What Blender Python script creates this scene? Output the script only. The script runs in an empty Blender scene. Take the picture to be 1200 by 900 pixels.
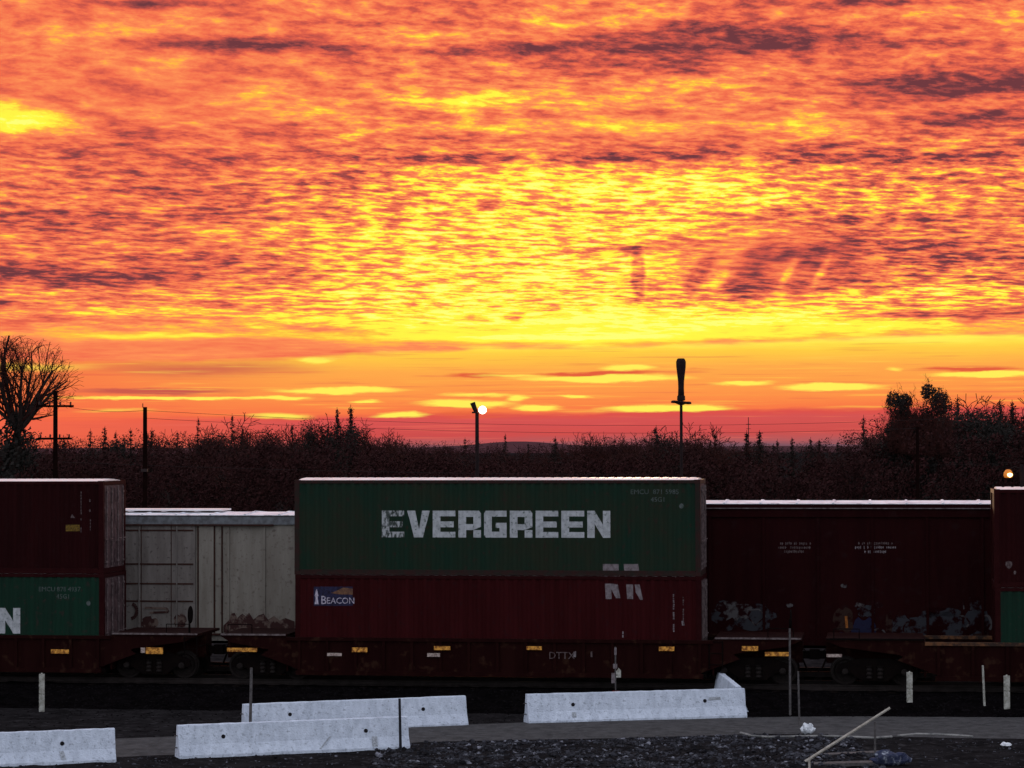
import bpy, bmesh, math, random
from mathutils import Vector, Matrix, noise as mnoise
C = bpy.context.scene
COL = C.collection
R = math.radians
rnd = random.Random(7)

# ------------------------------------------------------------------ camera
F = 3088.0                      # focal length in pixels of the 1200 px wide photograph
CAMZ = 7.8
pitch = math.atan(72 / F)
rho = math.atan(0.0025)
fwd = Vector((0, math.cos(pitch), math.sin(pitch)))
up0 = Vector((0, -math.sin(pitch), math.cos(pitch)))
rt0 = Vector((1, 0, 0))
rgt = rt0 * math.cos(rho) - up0 * math.sin(rho)
upv = up0 * math.cos(rho) + rt0 * math.sin(rho)
CAM = Vector((0, 0, CAMZ))
cd = bpy.data.cameras.new('camera'); cam = bpy.data.objects.new('camera', cd); COL.objects.link(cam)
m = Matrix((rgt, upv, -fwd)).transposed().to_4x4(); m.translation = CAM
cam.matrix_world = m
cd.sensor_width = 36; cd.lens = 36 * F / 1200; cd.clip_start = 0.5; cd.clip_end = 20000
C.camera = cam

def ray(px, py):
    return fwd + rgt * ((px - 600) / F) + upv * ((450 - py) / F)
def G(px, py, z=0.0):           # point of the level z seen there
    d = ray(px, py); k = (z - CAMZ) / d.z
    return CAM + d * k
def AT(px, py, D):              # point at distance D (world y)
    d = ray(px, py); return CAM + d * (D / d.y)

# ------------------------------------------------------------------ materials
def srgb(r, g, b):
    f = lambda c: c / 12.92 if c <= .04045 else ((c + .055) / 1.055) ** 2.4
    return (f(r / 255), f(g / 255), f(b / 255), 1)
def mat(name, c1, c2=None, rough=.8, metal=0, scale=3.0, stretch=(1, 1, 1), detail=6, lo=.4, hi=.62, bump=0, bscale=20, c3=None, s3=14, emit=None, es=0, spec=.12):
    m = bpy.data.materials.new(name); m.use_nodes = True
    nt = m.node_tree; N = nt.nodes; L = nt.links
    b = N['Principled BSDF']; b.inputs['Roughness'].default_value = rough; b.inputs['Metallic'].default_value = metal
    b.inputs['Specular IOR Level'].default_value = spec
    b.inputs['Base Color'].default_value = (*c1, 1)
    tc = N.new('ShaderNodeTexCoord')
    if c2:
        mp = N.new('ShaderNodeMapping'); mp.inputs['Scale'].default_value = stretch
        L.new(tc.outputs['Object'], mp.inputs[0])
        n = N.new('ShaderNodeTexNoise'); n.inputs['Scale'].default_value = scale; n.inputs['Detail'].default_value = detail; n.inputs['Roughness'].default_value = .65
        L.new(mp.outputs[0], n.inputs['Vector'])
        mr = N.new('ShaderNodeMapRange'); mr.inputs[1].default_value = lo; mr.inputs[2].default_value = hi
        L.new(n.outputs[0], mr.inputs[0])
        mx = N.new('ShaderNodeMix'); mx.data_type = 'RGBA'
        mx.inputs[6].default_value = (*c1, 1); mx.inputs[7].default_value = (*c2, 1)
        L.new(mr.outputs[0], mx.inputs[0]); out = mx.outputs[2]
        if c3:
            n3 = N.new('ShaderNodeTexNoise'); n3.inputs['Scale'].default_value = s3; n3.inputs['Detail'].default_value = 4
            L.new(tc.outputs['Object'], n3.inputs['Vector'])
            m3 = N.new('ShaderNodeMapRange'); m3.inputs[1].default_value = .58; m3.inputs[2].default_value = .7
            L.new(n3.outputs[0], m3.inputs[0])
            x3 = N.new('ShaderNodeMix'); x3.data_type = 'RGBA'; x3.inputs[7].default_value = (*c3, 1)
            L.new(m3.outputs[0], x3.inputs[0]); L.new(out, x3.inputs[6]); out = x3.outputs[2]
        L.new(out, b.inputs['Base Color'])
    if bump:
        nb = N.new('ShaderNodeTexNoise'); nb.inputs['Scale'].default_value = bscale; nb.inputs['Detail'].default_value = 5
        L.new(tc.outputs['Object'], nb.inputs['Vector'])
        bp = N.new('ShaderNodeBump'); bp.inputs['Strength'].default_value = bump; bp.inputs['Distance'].default_value = .05
        L.new(nb.outputs[0], bp.inputs['Height']); L.new(bp.outputs[0], b.inputs['Normal'])
    if emit:
        b.inputs['Emission Color'].default_value = (*emit, 1); b.inputs['Emission Strength'].default_value = es
    return m
V3 = (1, 1, .12)   # vertical streaks: low frequency along z
M = dict(
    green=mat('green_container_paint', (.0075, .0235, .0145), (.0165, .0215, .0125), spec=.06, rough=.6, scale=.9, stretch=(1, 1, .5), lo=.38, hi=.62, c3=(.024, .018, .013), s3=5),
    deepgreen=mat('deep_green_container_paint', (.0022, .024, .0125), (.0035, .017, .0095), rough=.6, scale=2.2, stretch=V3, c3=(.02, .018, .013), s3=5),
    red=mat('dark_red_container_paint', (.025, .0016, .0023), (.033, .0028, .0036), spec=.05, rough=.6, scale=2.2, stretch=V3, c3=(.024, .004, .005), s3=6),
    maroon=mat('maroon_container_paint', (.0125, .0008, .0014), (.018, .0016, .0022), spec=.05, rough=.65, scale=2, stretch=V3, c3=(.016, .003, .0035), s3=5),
    redframe=mat('dark_red_frame_paint', (.017, .0010, .0018), (.022, .0028, .003), spec=.05, rough=.6, scale=4),
    greenframe=mat('dark_green_frame_paint', (.016, .012, .009), (.028, .008, .007), rough=.6, scale=4),
    wellsteel=mat('well_car_brown_paint', (.0095, .0010, .0010), (.0135, .0024, .0020), spec=.05, rough=.8, scale=2.5, stretch=V3, c3=(.026, .010, .006), s3=4),
    blacksteel=mat('black_running_gear', (.0035, .002, .002), (.006, .0035, .003), rough=.8, scale=6, spec=.03),
    wheelsteel=mat('worn_wheel_steel', (.012, .008, .007), (.006, .004, .0035), rough=.7, scale=8, metal=0),
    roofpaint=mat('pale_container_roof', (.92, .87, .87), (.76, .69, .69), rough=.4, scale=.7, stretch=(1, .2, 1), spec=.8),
    galv=mat('pale_boxcar_roof', (.88, .88, .92), (.6, .62, .68), rough=.4, scale=1.3, c3=(.25, .25, .28), s3=3),  # near-white roof with greyer patches
    door_end=mat('skylit_door_end_paint', (.085, .05, .052), (.04, .024, .026), rough=.7, scale=3, c3=(.12, .09, .09), s3=9),  # door ends toned lighter than the walls, sky light painted in
    rod=mat('lock_rod_steel', (.16, .12, .12), (.06, .04, .04), rough=.5, scale=8),
    whitecar=mat('dirty_white_boxcar_paint', (.245, .222, .190), (.175, .152, .128), rough=.75, scale=3.2, stretch=(1, 1, .16), lo=.36, hi=.66, c3=(.14, .115, .10), s3=9),
    whitedoor=mat('grimy_white_door_paint', (.18, .158, .145), (.13, .11, .10), rough=.75, scale=3.2, stretch=(1, 1, .2), c3=(.09, .072, .066), s3=9),
    topchord=mat('grey_blue_top_chord', (.16, .17, .185), (.09, .09, .095), rough=.7, scale=6),
    rust=mat('rusty_seam', (.05, .02, .015), (.025, .01, .008), rough=.85, scale=8),
    boxred=mat('oxide_boxcar_paint', (.0120, .0010, .0016), (.017, .0020, .0024), rough=.8, scale=2, stretch=V3, c3=(.016, .004, .0045), s3=3.5, spec=.05),
    letters=mat('faded_white_lettering', (.43, .44, .46), (.30, .31, .32), rough=.7, scale=5, c3=(.10, .12, .11), s3=11),
    smallmark=mat('dim_stencil_paint', (.09, .10, .10), (.05, .07, .06), rough=.8, scale=12),
    lettersworn=mat('badly_worn_lettering', (.36, .37, .38), (.045, .055, .05), rough=.75, scale=6, stretch=(1.6, 1, .7), lo=.47, hi=.56, c3=(.03, .035, .03), s3=9),
    stencil=mat('dim_red_car_stencil', (.12, .09, .09), (.05, .03, .03), rough=.8, scale=12),
    logoblue=mat('logo_blue', (.022, .022, .06), (.012, .008, .02), rough=.6, scale=14),
    logogold=mat('logo_gold', (.17, .085, .045), (.09, .04, .03), rough=.6, scale=9),
    logowhite=mat('logo_white', (.5, .46, .55), (.25, .2, .25), rough=.6, scale=14),
    yellowlab=mat('dim_yellow_label', (.17, .10, .015), (.06, .035, .01), rough=.7, scale=20),
    reflector=mat('amber_reflective_tape', (.75, .34, .06), (.20, .07, .015), rough=.4, scale=9, lo=.42, hi=.58),
    reflectorw=mat('dull_white_reflective_tape', (.45, .36, .32), (.18, .12, .11), rough=.4, scale=14),
    rustledge=mat('rusty_ledge', (.13, .055, .025), (.03, .018, .014), rough=.8, scale=3, stretch=(1, 1, 1), lo=.42, hi=.55),
    greyledge=mat('pale_deck_edge', (.16, .13, .13), (.05, .03, .03), rough=.7, scale=5),
    gblue=mat('graffiti_dull_blue', (.015, .015, .036), (.010, .0012, .002), rough=.8, scale=2.2, lo=.5, hi=.58, spec=.03),
    ggrey=mat('graffiti_slate', (.032, .032, .038), (.012, .0012, .0018), rough=.8, scale=2.2, lo=.47, hi=.55, spec=.03),
    gpale=mat('graffiti_pale', (.075, .068, .07), (.014, .003, .004), rough=.8, scale=3, lo=.46, hi=.55, spec=.03),
    gorange=mat('graffiti_orange', (.30, .10, .02), (.10, .03, .01), rough=.7, scale=9),
    gdark=mat('graffiti_dark_brown', (.040, .016, .015), (.13, .09, .075), rough=.8, scale=2.6, lo=.5, hi=.58),
    gbrown=mat('graffiti_faded_brown', (.030, .016, .013), (.012, .0012, .0018), rough=.8, scale=2.2, lo=.48, hi=.56, spec=.03),
    placard=mat('pale_grey_placard', (.20, .17, .18), (.11, .085, .09), rough=.7, scale=9),
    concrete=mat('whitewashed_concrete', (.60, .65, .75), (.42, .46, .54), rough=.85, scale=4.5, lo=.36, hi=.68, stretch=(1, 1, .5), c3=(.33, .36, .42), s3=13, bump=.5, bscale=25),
    hole=mat('lifting_hole_shade', (.012, .01, .012), rough=.9),
    scuff=mat('grey_scuff', (.22, .23, .25), (.42, .45, .5), rough=.9, scale=22),
    stake=mat('weathered_white_stake', (.42, .41, .37), (.20, .19, .16), rough=.85, scale=9, c3=(.10, .09, .08), s3=11),
    lath=mat('pale_wood_lath', (.42, .38, .33), (.25, .22, .19), rough=.85, scale=10),
    rodgrey=mat('dull_grey_rod', (.10, .09, .09), (.05, .045, .045), rough=.7, scale=10),
    rodblack=mat('black_rod', (.012, .012, .016), (.02, .02, .025), rough=.7, scale=10),
    pipe=mat('pale_plastic_pipe', (.26, .25, .24), (.10, .10, .10), rough=.6, scale=3),
    bag=mat('white_plastic_scrap', (.7, .72, .76), (.45, .47, .5), rough=.6, scale=12),
    tarp=mat('dark_blue_tarp', (.02, .025, .06), (.05, .055, .085), rough=.6, scale=9, c3=(.3, .32, .38), s3=9),
    redpaint=mat('signal_red', (.22, .015, .015), (.12, .01, .01), rough=.6, scale=9),
    polewood=mat('dark_pole_wood', (.009, .0035, .003), (.006, .0025, .0025), rough=.95, spec=0, scale=6),
    mast=mat('dark_mast_steel', (.012, .008, .009), (.022, .012, .012), rough=.9, scale=6, spec=.1),
    insul=mat('dull_insulator', (.03, .018, .018), rough=.4),
    wire=mat('black_wire', (.02, .014, .014), rough=.9),
    bark=mat('dark_bark', (.03, .019, .016), (.016, .011, .010), rough=.95, scale=5, spec=.1),
    twig=mat('bare_twigs', (.04, .011, .009), (.024, .008, .007), rough=.95, scale=3, spec=.1),
    leaf=mat('brown_leaf', (.034, .011, .011), (.019, .008, .008), rough=.95, scale=1.6, spec=.05),
    leafdark=mat('dark_evergreen_leaf', (.018, .017, .015), (.030, .024, .022), rough=.95, scale=1.6, spec=.05),
    needle=mat('conifer_needles', (.018, .014, .013), (.026, .018, .016), rough=.95, scale=2, spec=.05),
    asphalt=mat('asphalt', (.074, .070, .071), (.040, .038, .039), rough=.95, scale=2.4, lo=.36, hi=.66, spec=.02, c3=(.085, .083, .088), s3=7, bump=.6, bscale=12),
    ground=mat('dark_gravelly_earth', (.009, .008, .0085), (.018, .016, .017), rough=.97, scale=1.1, c3=(.035, .032, .034), s3=4, spec=0, bump=.9, bscale=9),
    ballast=mat('black_ballast', (.0022, .0018, .002), (.0045, .0036, .004), rough=.97, scale=2.5, c3=(.009, .0075, .008), s3=9, bump=1, bscale=14, spec=0),  # near-black base colour with slightly paler specks
    stone=mat('dark_crushed_stone', (.008, .0075, .009), (.05, .05, .06), rough=.92, scale=1.6, lo=.42, hi=.62, c3=(.22, .22, .26), s3=3.1, spec=.05),
    stoned=mat('black_ballast_stone', (.003, .0026, .003), (.009, .0078, .0085), rough=.95, scale=2.2, spec=0),
    sleeper=mat('creosoted_sleeper', (.006, .0045, .004), (.011, .008, .0075), rough=.95, spec=0, scale=5),
    rail=mat('rail_steel', (.012, .008, .007), (.022, .016, .015), rough=.6, metal=0, scale=4),
    lampwhite=mat('lit_white_lamp_lens', (1, .95, .9), rough=.5, emit=(1, .80, .55), es=5),
    lampamber=mat('lit_amber_lamp_core', (1, .8, .4), rough=.5, emit=(1, .72, .25), es=5),
    lamphalo=mat('amber_lamp_halo', (.4, .15, .03), rough=.5, emit=(.42, .12, .015), es=.9),
)

# ------------------------------------------------------------------ mesh helpers
class MB:
    def __init__(s): s.v = []; s.f = []
    def add(s, vs, fs):
        o = len(s.v); s.v += [tuple(v) for v in vs]; s.f += [tuple(o + i for i in f) for f in fs]; return s
    def box(s, x0, x1, y0, y1, z0, z1):
        return s.add([(x0, y0, z0), (x1, y0, z0), (x1, y1, z0), (x0, y1, z0), (x0, y0, z1), (x1, y0, z1), (x1, y1, z1), (x0, y1, z1)],
                     [(0, 3, 2, 1), (4, 5, 6, 7), (0, 1, 5, 4), (1, 2, 6, 5), (2, 3, 7, 6), (3, 0, 4, 7)])
    def tube(s, a, b, r0, r1=None, n=8, cap=True):
        a = Vector(a); b = Vector(b); r1 = r0 if r1 is None else r1
        d = (b - a).normalized(); q = d.to_track_quat('Z', 'Y'); vs = []
        for p, r in ((a, r0), (b, r1)):
            for i in range(n):
                t = 2 * math.pi * i / n; vs.append(p + q @ Vector((r * math.cos(t), r * math.sin(t), 0)))
        fs = [(i, (i + 1) % n, n + (i + 1) % n, n + i) for i in range(n)]
        if cap: fs += [tuple(range(n - 1, -1, -1)), tuple(range(n, 2 * n))]
        return s.add(vs, fs)
    def path(s, pts, r, n=6):
        for a, b in zip(pts[:-1], pts[1:]): s.tube(a, b, r, r, n)
        return s
    def lathe(s, prof, n=16, axis='Z', c=(0, 0, 0)):
        vs = []; k = len(prof)
        for r, h in prof:
            for i in range(n):
                t = 2 * math.pi * i / n; a, b = r * math.cos(t), r * math.sin(t)
                p = (a, b, h) if axis == 'Z' else ((a, h, b) if axis == 'Y' else (h, a, b))
                vs.append((p[0] + c[0], p[1] + c[1], p[2] + c[2]))
        fs = [(j * n + i, j * n + (i + 1) % n, (j + 1) * n + (i + 1) % n, (j + 1) * n + i) for j in range(k - 1) for i in range(n)]
        fs += [tuple(range(n - 1, -1, -1)), tuple(range((k - 1) * n, k * n))]
        return s.add(vs, fs)
    def prism(s, prof, x0, x1):           # prof: list of (y,z), extruded along x
        n = len(prof)
        vs = [(x0, y, z) for y, z in prof] + [(x1, y, z) for y, z in prof]
        return s.add(vs, [(i, (i + 1) % n, n + (i + 1) % n, n + i) for i in range(n)] + [tuple(range(n - 1, -1, -1)), tuple(range(n, 2 * n))])
    def prism_y(s, prof, y0, y1):         # prof: list of (x,z), extruded along y
        n = len(prof)
        vs = [(x, y0, z) for x, z in prof] + [(x, y1, z) for x, z in prof]
        return s.add(vs, [(i, (i + 1) % n, n + (i + 1) % n, n + i) for i in range(n)] + [tuple(range(n - 1, -1, -1)), tuple(range(n, 2 * n))])
    def build(s, name, mt, parent=None, smooth=False, fix=True, loc=None):
        me = bpy.data.meshes.new(name); me.from_pydata(s.v, [], s.f)
        if fix:
            b = bmesh.new(); b.from_mesh(me); bmesh.ops.recalc_face_normals(b, faces=b.faces); b.to_mesh(me); b.free()
        me.materials.append(mt)
        if smooth:
            for p in me.polygons: p.use_smooth = True
        o = bpy.data.objects.new(name, me); COL.objects.link(o)
        if parent: o.parent = parent
        if loc: o.location = loc
        return o
def tag(o, label=None, cat=None, group=None, kind=None):
    if label: o['label'] = label
    if cat: o['category'] = cat
    if group: o['group'] = group
    if kind: o['kind'] = kind
    return o
def thing(name, label, cat, loc=(0, 0, 0), rz=0, group=None):
    o = bpy.data.objects.new(name, None); COL.objects.link(o); o.empty_display_size = .3
    o.location = loc; o.rotation_euler = (0, 0, rz); return tag(o, label, cat, group)
KIDS = {}
def copy_tree(o, parent=None):
    c = o.copy(); COL.objects.link(c); c.parent = parent
    for ch in [k for k in bpy.data.objects if k.parent == o]: copy_tree(ch, c)
    return c

# ------------------------------------------------------------------ train frame
TA = R(8); TC, TS = math.cos(TA), math.sin(TA)
RAILZ = .61
def T(px):                      # distance along the near face line for a photo column
    k = (px - 600) / F; return 80 * k / (TC + k * TS)
def Tf(px, off):                # the same on a plane off metres behind the near face
    k = (px - 600) / F; return (k * (80 + off * TC) - off * TS) / (TC + k * TS)
def W(t, off=0, z=0):           # train frame to world
    return Vector((t * TC + off * TS, 80 - t * TS + off * TC, z))
def ZT(px, py, off=0):          # height of a photo pixel on the plane off behind the near face
    t = Tf(px, off); p = W(t, off); d = ray(px, py); return CAMZ + d.z * (p.y / d.y)

# ---- corrugation
PITCH = .278
def corr(x):
    u = (x % PITCH) / PITCH
    if u < .26: return 0.0
    if u < .5: return .036 * (u - .26) / .24
    if u < .76: return .036
    return .036 * (1 - (u - .76) / .24)
def breaks(x0, x1):
    out = []; k = math.floor(x0 / PITCH) - 1
    while k * PITCH < x1:
        for u in (0, .26, .5, .76):
            x = (k + u) * PITCH
            if x0 < x < x1: out.append(x)
        k += 1
    return out
def corr_wall(x0, x1, z0, z1, y, sgn=1):
    xs = [x0] + breaks(x0, x1) + [x1]; mb = MB(); vs = []
    for x in xs: vs += [(x, y + sgn * corr(x), z0), (x, y + sgn * corr(x), z1)]
    mb.add(vs, [(2 * i, 2 * i + 2, 2 * i + 3, 2 * i + 1) for i in range(len(xs) - 1)]); return mb
def decal(name, polys, mt, parent, y, wall=None, holes=False, bm_in=None):
    """paint that lies on a wall: polygons (x,z) laid 4 mm proud of the wall surface, following its corrugation"""
    b = bm_in or bmesh.new()
    if bm_in is None:
        for i, p in enumerate(polys):
            vs = [b.verts.new((x, 0, z)) for x, z in p]; b.faces.new(vs)
    if wall:
        xs = [v.co.x for v in b.verts]
        for x in breaks(min(xs), max(xs)):
            bmesh.ops.bisect_plane(b, geom=b.verts[:] + b.edges[:] + b.faces[:], plane_co=(x, 0, 0), plane_no=(1, 0, 0))
    for v in b.verts: v.co.y = y - .004 + (wall(v.co.x) if wall else 0)
    me = bpy.data.meshes.new(name); b.to_mesh(me); b.free(); me.materials.append(mt)
    o = bpy.data.objects.new(name, me); COL.objects.link(o); o.parent = parent; return o
def textbm(txt, size, x, z, sx=1.0, align='LEFT'):
    cu = bpy.data.curves.new('t', 'FONT'); cu.body = txt; cu.size = size; cu.align_x = align; cu.resolution_u = 2
    o = bpy.data.objects.new('t', cu); COL.objects.link(o)
    dg = bpy.context.evaluated_depsgraph_get(); me = bpy.data.meshes.new_from_object(o.evaluated_get(dg))
    bpy.data.objects.remove(o); b = bmesh.new(); b.from_mesh(me); bpy.data.meshes.remove(me); bpy.data.curves.remove(cu)
    for v in b.verts: v.co = Vector((x + v.co.x * sx, 0, z + v.co.y))
    return b

# ------------------------------------------------------------------ containers
CL, CW = 12.45, 2.44
def container(label, tleft, zbot, H, wallm, framem, group='shipping containers stacked on the well cars'):
    """origin at the bottom centre; local x along the train, doors at +x"""
    root = thing('shipping_container', label, 'container', W(tleft + CL / 2, CW / 2, zbot), -TA, group)
    L2, W2 = CL / 2, CW / 2
    fr = MB()
    for sy in (-1, 1):
        ya, yb = sorted((sy * W2, sy * (W2 - .06)))
        fr.box(-L2 + .17, L2 - .17, ya, yb, H - .11, H - .01)            # top side rail
        fr.box(-L2 + .17, L2 - .17, ya, yb, .0, .16)                     # bottom side rail
        for sx in (-1, 1):
            xa, xb = sorted((sx * L2, sx * (L2 - .15))); yc, yd = sorted((sy * W2, sy * (W2 - .15)))
            fr.box(xa, xb, yc, yd, .118, H - .118)
    for sx in (-1, 1):
        xa, xb = sorted((sx * L2, sx * (L2 - .10)))
        fr.box(xa, xb, -W2 + .17, W2 - .17, H - .13, H - .01); fr.box(xa, xb, -W2 + .17, W2 - .17, .0, .15)
    fr.build('frame', framem, root)
    corr_wall(-L2 + .151, L2 - .151, .162, H - .112, -W2 + .012).build('side_wall', wallm, root, fix=False)
    corr_wall(-L2 + .151, L2 - .151, .162, H - .112, W2 - .012, -1).build('side_wall', wallm, root)
    e = MB(); n = 9
    for i in range(n):                                                    # front end, vertical ribs
        y = -W2 + .16 + i * (CW - .32) / n; e.box(-L2 + .03, -L2 + .06, y, y + .12, .152, H - .132); e.box(-L2 + .06, -L2 + .075, y + .05, y + (CW - .32) / n + .05, .152, H - .132)
    e.build('front_wall', framem, root)
    roof = MB(); nx = 44                                                  # slightly crowned pressed roof
    for i in range(nx):
        xa = -L2 + .1 + i * (CL - .2) / nx; xb = xa + (CL - .2) / nx * .62; xc = xa + (CL - .2) / nx
        for (p, q, dz) in ((xa, xb, .0), (xb, xc, -.014)):
            roof.prism([(-W2 + .05, H - .03 + dz), (W2 - .05, H - .03 + dz), (W2 - .05, H + dz - .008), (W2 * .5, H + dz + .038), (0, H + dz + .056), (-W2 * .5, H + dz + .038), (-W2 + .05, H + dz - .008)], p, q)
    roof.build('roof', M['roofpaint'], root)
    for s in (-1, 1):                                                     # two doors at +x
        ya, yb = sorted((s * .012, s * (W2 - .16)))
        d = MB().box(L2 - .07, L2 - .02, ya, yb, .16, H - .14)
        for k in range(4):
            z = .3 + k * (H - .7) / 3.4; d.box(L2 - .02, L2 - .004, ya + .05, yb - .05, z, z + .42)
        do = d.build('door', M['door_end'], root)
        for q in (.3, .78):
            y = s * q * (W2 - .1); rd = MB().tube((L2 + .02, y, .2), (L2 + .02, y, H - .18), .018)
            for z in (.35, H * .34, H * .62, H - .35): rd.box(L2 - .003, L2 + .045, y - .05, y + .05, z - .03, z + .03)
            rd.tube((L2 + .05, y, 1.05), (L2 + .05, y + s * .25, 1.05), .014)
            rd.build('lock_rod', M['rod'], do)
    cm = MB().box(-.089, .089, -.081, .081, -.059, .059)
    c0 = None
    for sx in (-1, 1):
        for sy in (-1, 1):
            for z in (.059, H - .059):
                if c0 is None: c0 = c = cm.build('corner_casting', framem, root)
                else: c = c0.copy(); COL.objects.link(c); c.parent = root
                c.location = (sx * (L2 - .086), sy * (W2 - .078), z)
    fl = MB().box(-L2 + .1, L2 - .1, -W2 + .07, W2 - .07, .10, .15); fl.build('floor', M['blacksteel'], root)
    return root
YW = -CW / 2 + .012
wallc = lambda x: corr(x)

Z1 = RAILZ + .35
tE = T(345)
tEc = tE + CL / 2
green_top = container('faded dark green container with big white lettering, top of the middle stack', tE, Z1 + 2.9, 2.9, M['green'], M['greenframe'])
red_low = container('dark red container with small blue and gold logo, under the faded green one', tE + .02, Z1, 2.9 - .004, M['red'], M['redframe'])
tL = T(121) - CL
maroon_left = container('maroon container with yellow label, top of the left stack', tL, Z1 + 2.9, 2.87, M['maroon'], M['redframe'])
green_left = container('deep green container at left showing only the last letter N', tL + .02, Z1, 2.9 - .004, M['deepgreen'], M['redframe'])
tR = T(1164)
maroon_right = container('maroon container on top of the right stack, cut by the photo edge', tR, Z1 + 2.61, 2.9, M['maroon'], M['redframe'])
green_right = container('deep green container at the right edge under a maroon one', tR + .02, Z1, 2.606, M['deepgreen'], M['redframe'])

def loc_x(root_tc, px): return T(px) - root_tc
# big lettering
def letter(ch, w, h):
    s = .34 * w; r = []
    if ch == 'E': r = [[(0, 0), (s, 0), (s, h), (0, h)], [(s, 0), (w, 0), (w, .21 * h), (s, .21 * h)], [(s, .38 * h), (.93 * w, .38 * h), (.93 * w, .6 * h), (s, .6 * h)], [(s, .79 * h), (w, .79 * h), (w, h), (s, h)]]
    if ch == 'V': r = [[(0, h), (.3 * w, 0), (.52 * w, .3 * h), (.36 * w, h)], [(.3 * w, 0), (.7 * w, 0), (.52 * w, .3 * h)], [(.7 * w, 0), (w, h), (.66 * w, h), (.52 * w, .3 * h)]]
    if ch == 'R': r = [[(0, 0), (s, 0), (s, h), (0, h)], [(s, .77 * h), (.66 * w, .77 * h), (.66 * w, h), (s, h)], [(.66 * w, .28 * h), (w, .4 * h), (w, .9 * h), (.92 * w, h), (.66 * w, h)], [(s, .28 * h), (.66 * w, .28 * h), (.66 * w, .5 * h), (s, .5 * h)], [(.66 * w, 0), (w, 0), (w, .28 * h), (.66 * w, .28 * h)]]
    if ch == 'G': r = [[(0, .1 * h), (.08 * w, 0), (s, 0), (s, h), (.08 * w, h), (0, .9 * h)], [(s, 0), (w, 0), (w, .22 * h), (s, .22 * h)], [(s, .78 * h), (w, .78 * h), (w, h), (s, h)], [(.68 * w, .22 * h), (w, .22 * h), (w, .55 * h), (.68 * w, .55 * h)], [(.52 * w, .36 * h), (.68 * w, .36 * h), (.68 * w, .55 * h), (.52 * w, .55 * h)]]
    if ch == 'N': r = [[(0, 0), (.32 * w, 0), (.32 * w, h), (0, h)], [(.68 * w, 0), (w, 0), (w, h), (.68 * w, h)], [(.32 * w, .52 * h), (.68 * w, 0), (.68 * w, .48 * h), (.32 * w, h)]]
    return r
def word(root, txt, x0, x1, z0, z1, mt):
    n = len(txt); p = (x1 - x0) / (n - .12)
    for i, ch in enumerate(txt):
        ps = [[(x0 + i * p + x, z0 + z) for x, z in q] for q in letter(ch, p * .88, z1 - z0)]
        decal('letter', ps, M['lettersworn'] if (i == 0 and root is green_top) else mt, root, YW, wallc)
zb = Z1 + 2.9
word(green_top, 'EVERGREEN', loc_x(tEc, 447), loc_x(tEc, 714.5), ZT(580, 630) - zb, ZT(580, 598.5) - zb, M['letters'])
tLc = tL + CL / 2 + .02
pw = (T(714.5) - T(447)) / 8.88 * .88
x1 = T(23.5) - tLc
word(green_left, 'EVERGREEN', x1 - (T(714.5) - T(447)), x1, ZT(15, 742.5) - Z1, ZT(15, 712.5) - Z1, M['letters'])
def smalltext(root, txt, size, x, z, mt=None, sx=1, wall=wallc, name='stencil', y=YW, align='LEFT'):
    return decal(name, None, mt or M['smallmark'], root, y, wall, bm_in=textbm(txt, size, x, z, sx, align))
smalltext(green_top, 'EMCU  871 5985', .2, loc_x(tEc, 738), ZT(765, 579) - zb, sx=1.05)
smalltext(green_top, '45G1', .2, loc_x(tEc, 762), ZT(765, 588) - zb)
decal('emblem', [[(loc_x(tEc, 798) + .07 * math.cos(a / 8 * 6.283), ZT(798, 593) - zb + .08 * math.sin(a / 8 * 6.283)) for a in range(8)]], M['smallmark'], green_top, YW, wallc)
smalltext(green_left, 'EMCU 878 4937', .2, T(45) - tLc, ZT(70, 693) - Z1, sx=1.0)
smalltext(green_left, '45G1', .2, T(66) - tLc, ZT(70, 701.5) - Z1)
decal('emblem', [[(T(103.5) - tLc + .07 * math.cos(a / 8 * 6.283), ZT(103, 707) - Z1 + .08 * math.sin(a / 8 * 6.283)) for a in range(8)]], M['smallmark'], green_left, YW, wallc)
# logo on the lower red container
def lx(px): return T(px) - (tEc + .02)
def lz(px, py): return ZT(px, py) - Z1
def rect(px0, px1, py0, py1, fx=lx, fz=lz): return [(fx(px0), fz(px0, py1)), (fx(px1), fz(px1, py1)), (fx(px1), fz(px1, py0)), (fx(px0), fz(px0, py0))]
Yl = YW
decal('logo_panel', [rect(367, 413, 687.5, 710)], M['logoblue'], red_low, Yl, wallc)
decal('logo_swoosh', [[(lx(387), lz(387, 695)), (lx(396), lz(396, 696.5)), (lx(413), lz(413, 697)), (lx(413), lz(413, 690)), (lx(402), lz(402, 688.5)), (lx(395), lz(395, 692))]], M['logogold'], red_low, Yl - .004, wallc)
decal('lighthouse_mark', [[(lx(368), lz(368, 708)), (lx(373), lz(373, 708)), (lx(372), lz(372, 700)), (lx(373), lz(373, 698)), (lx(371.5), lz(371, 692)), (lx(371), lz(371, 690)), (lx(369.5), lz(370, 693)), (lx(368.3), lz(368, 698)), (lx(369.5), lz(369, 701))]], M['logowhite'], red_low, Yl - .004, wallc)
smalltext(red_low, 'B', .37, lx(375), lz(375, 708), M['logowhite'], name='letter', y=Yl - .004, sx=.95)
smalltext(red_low, 'EACON', .27, lx(382), lz(382, 707.3), M['logowhite'], sx=.95, name='letter', y=Yl - .004)
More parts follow.
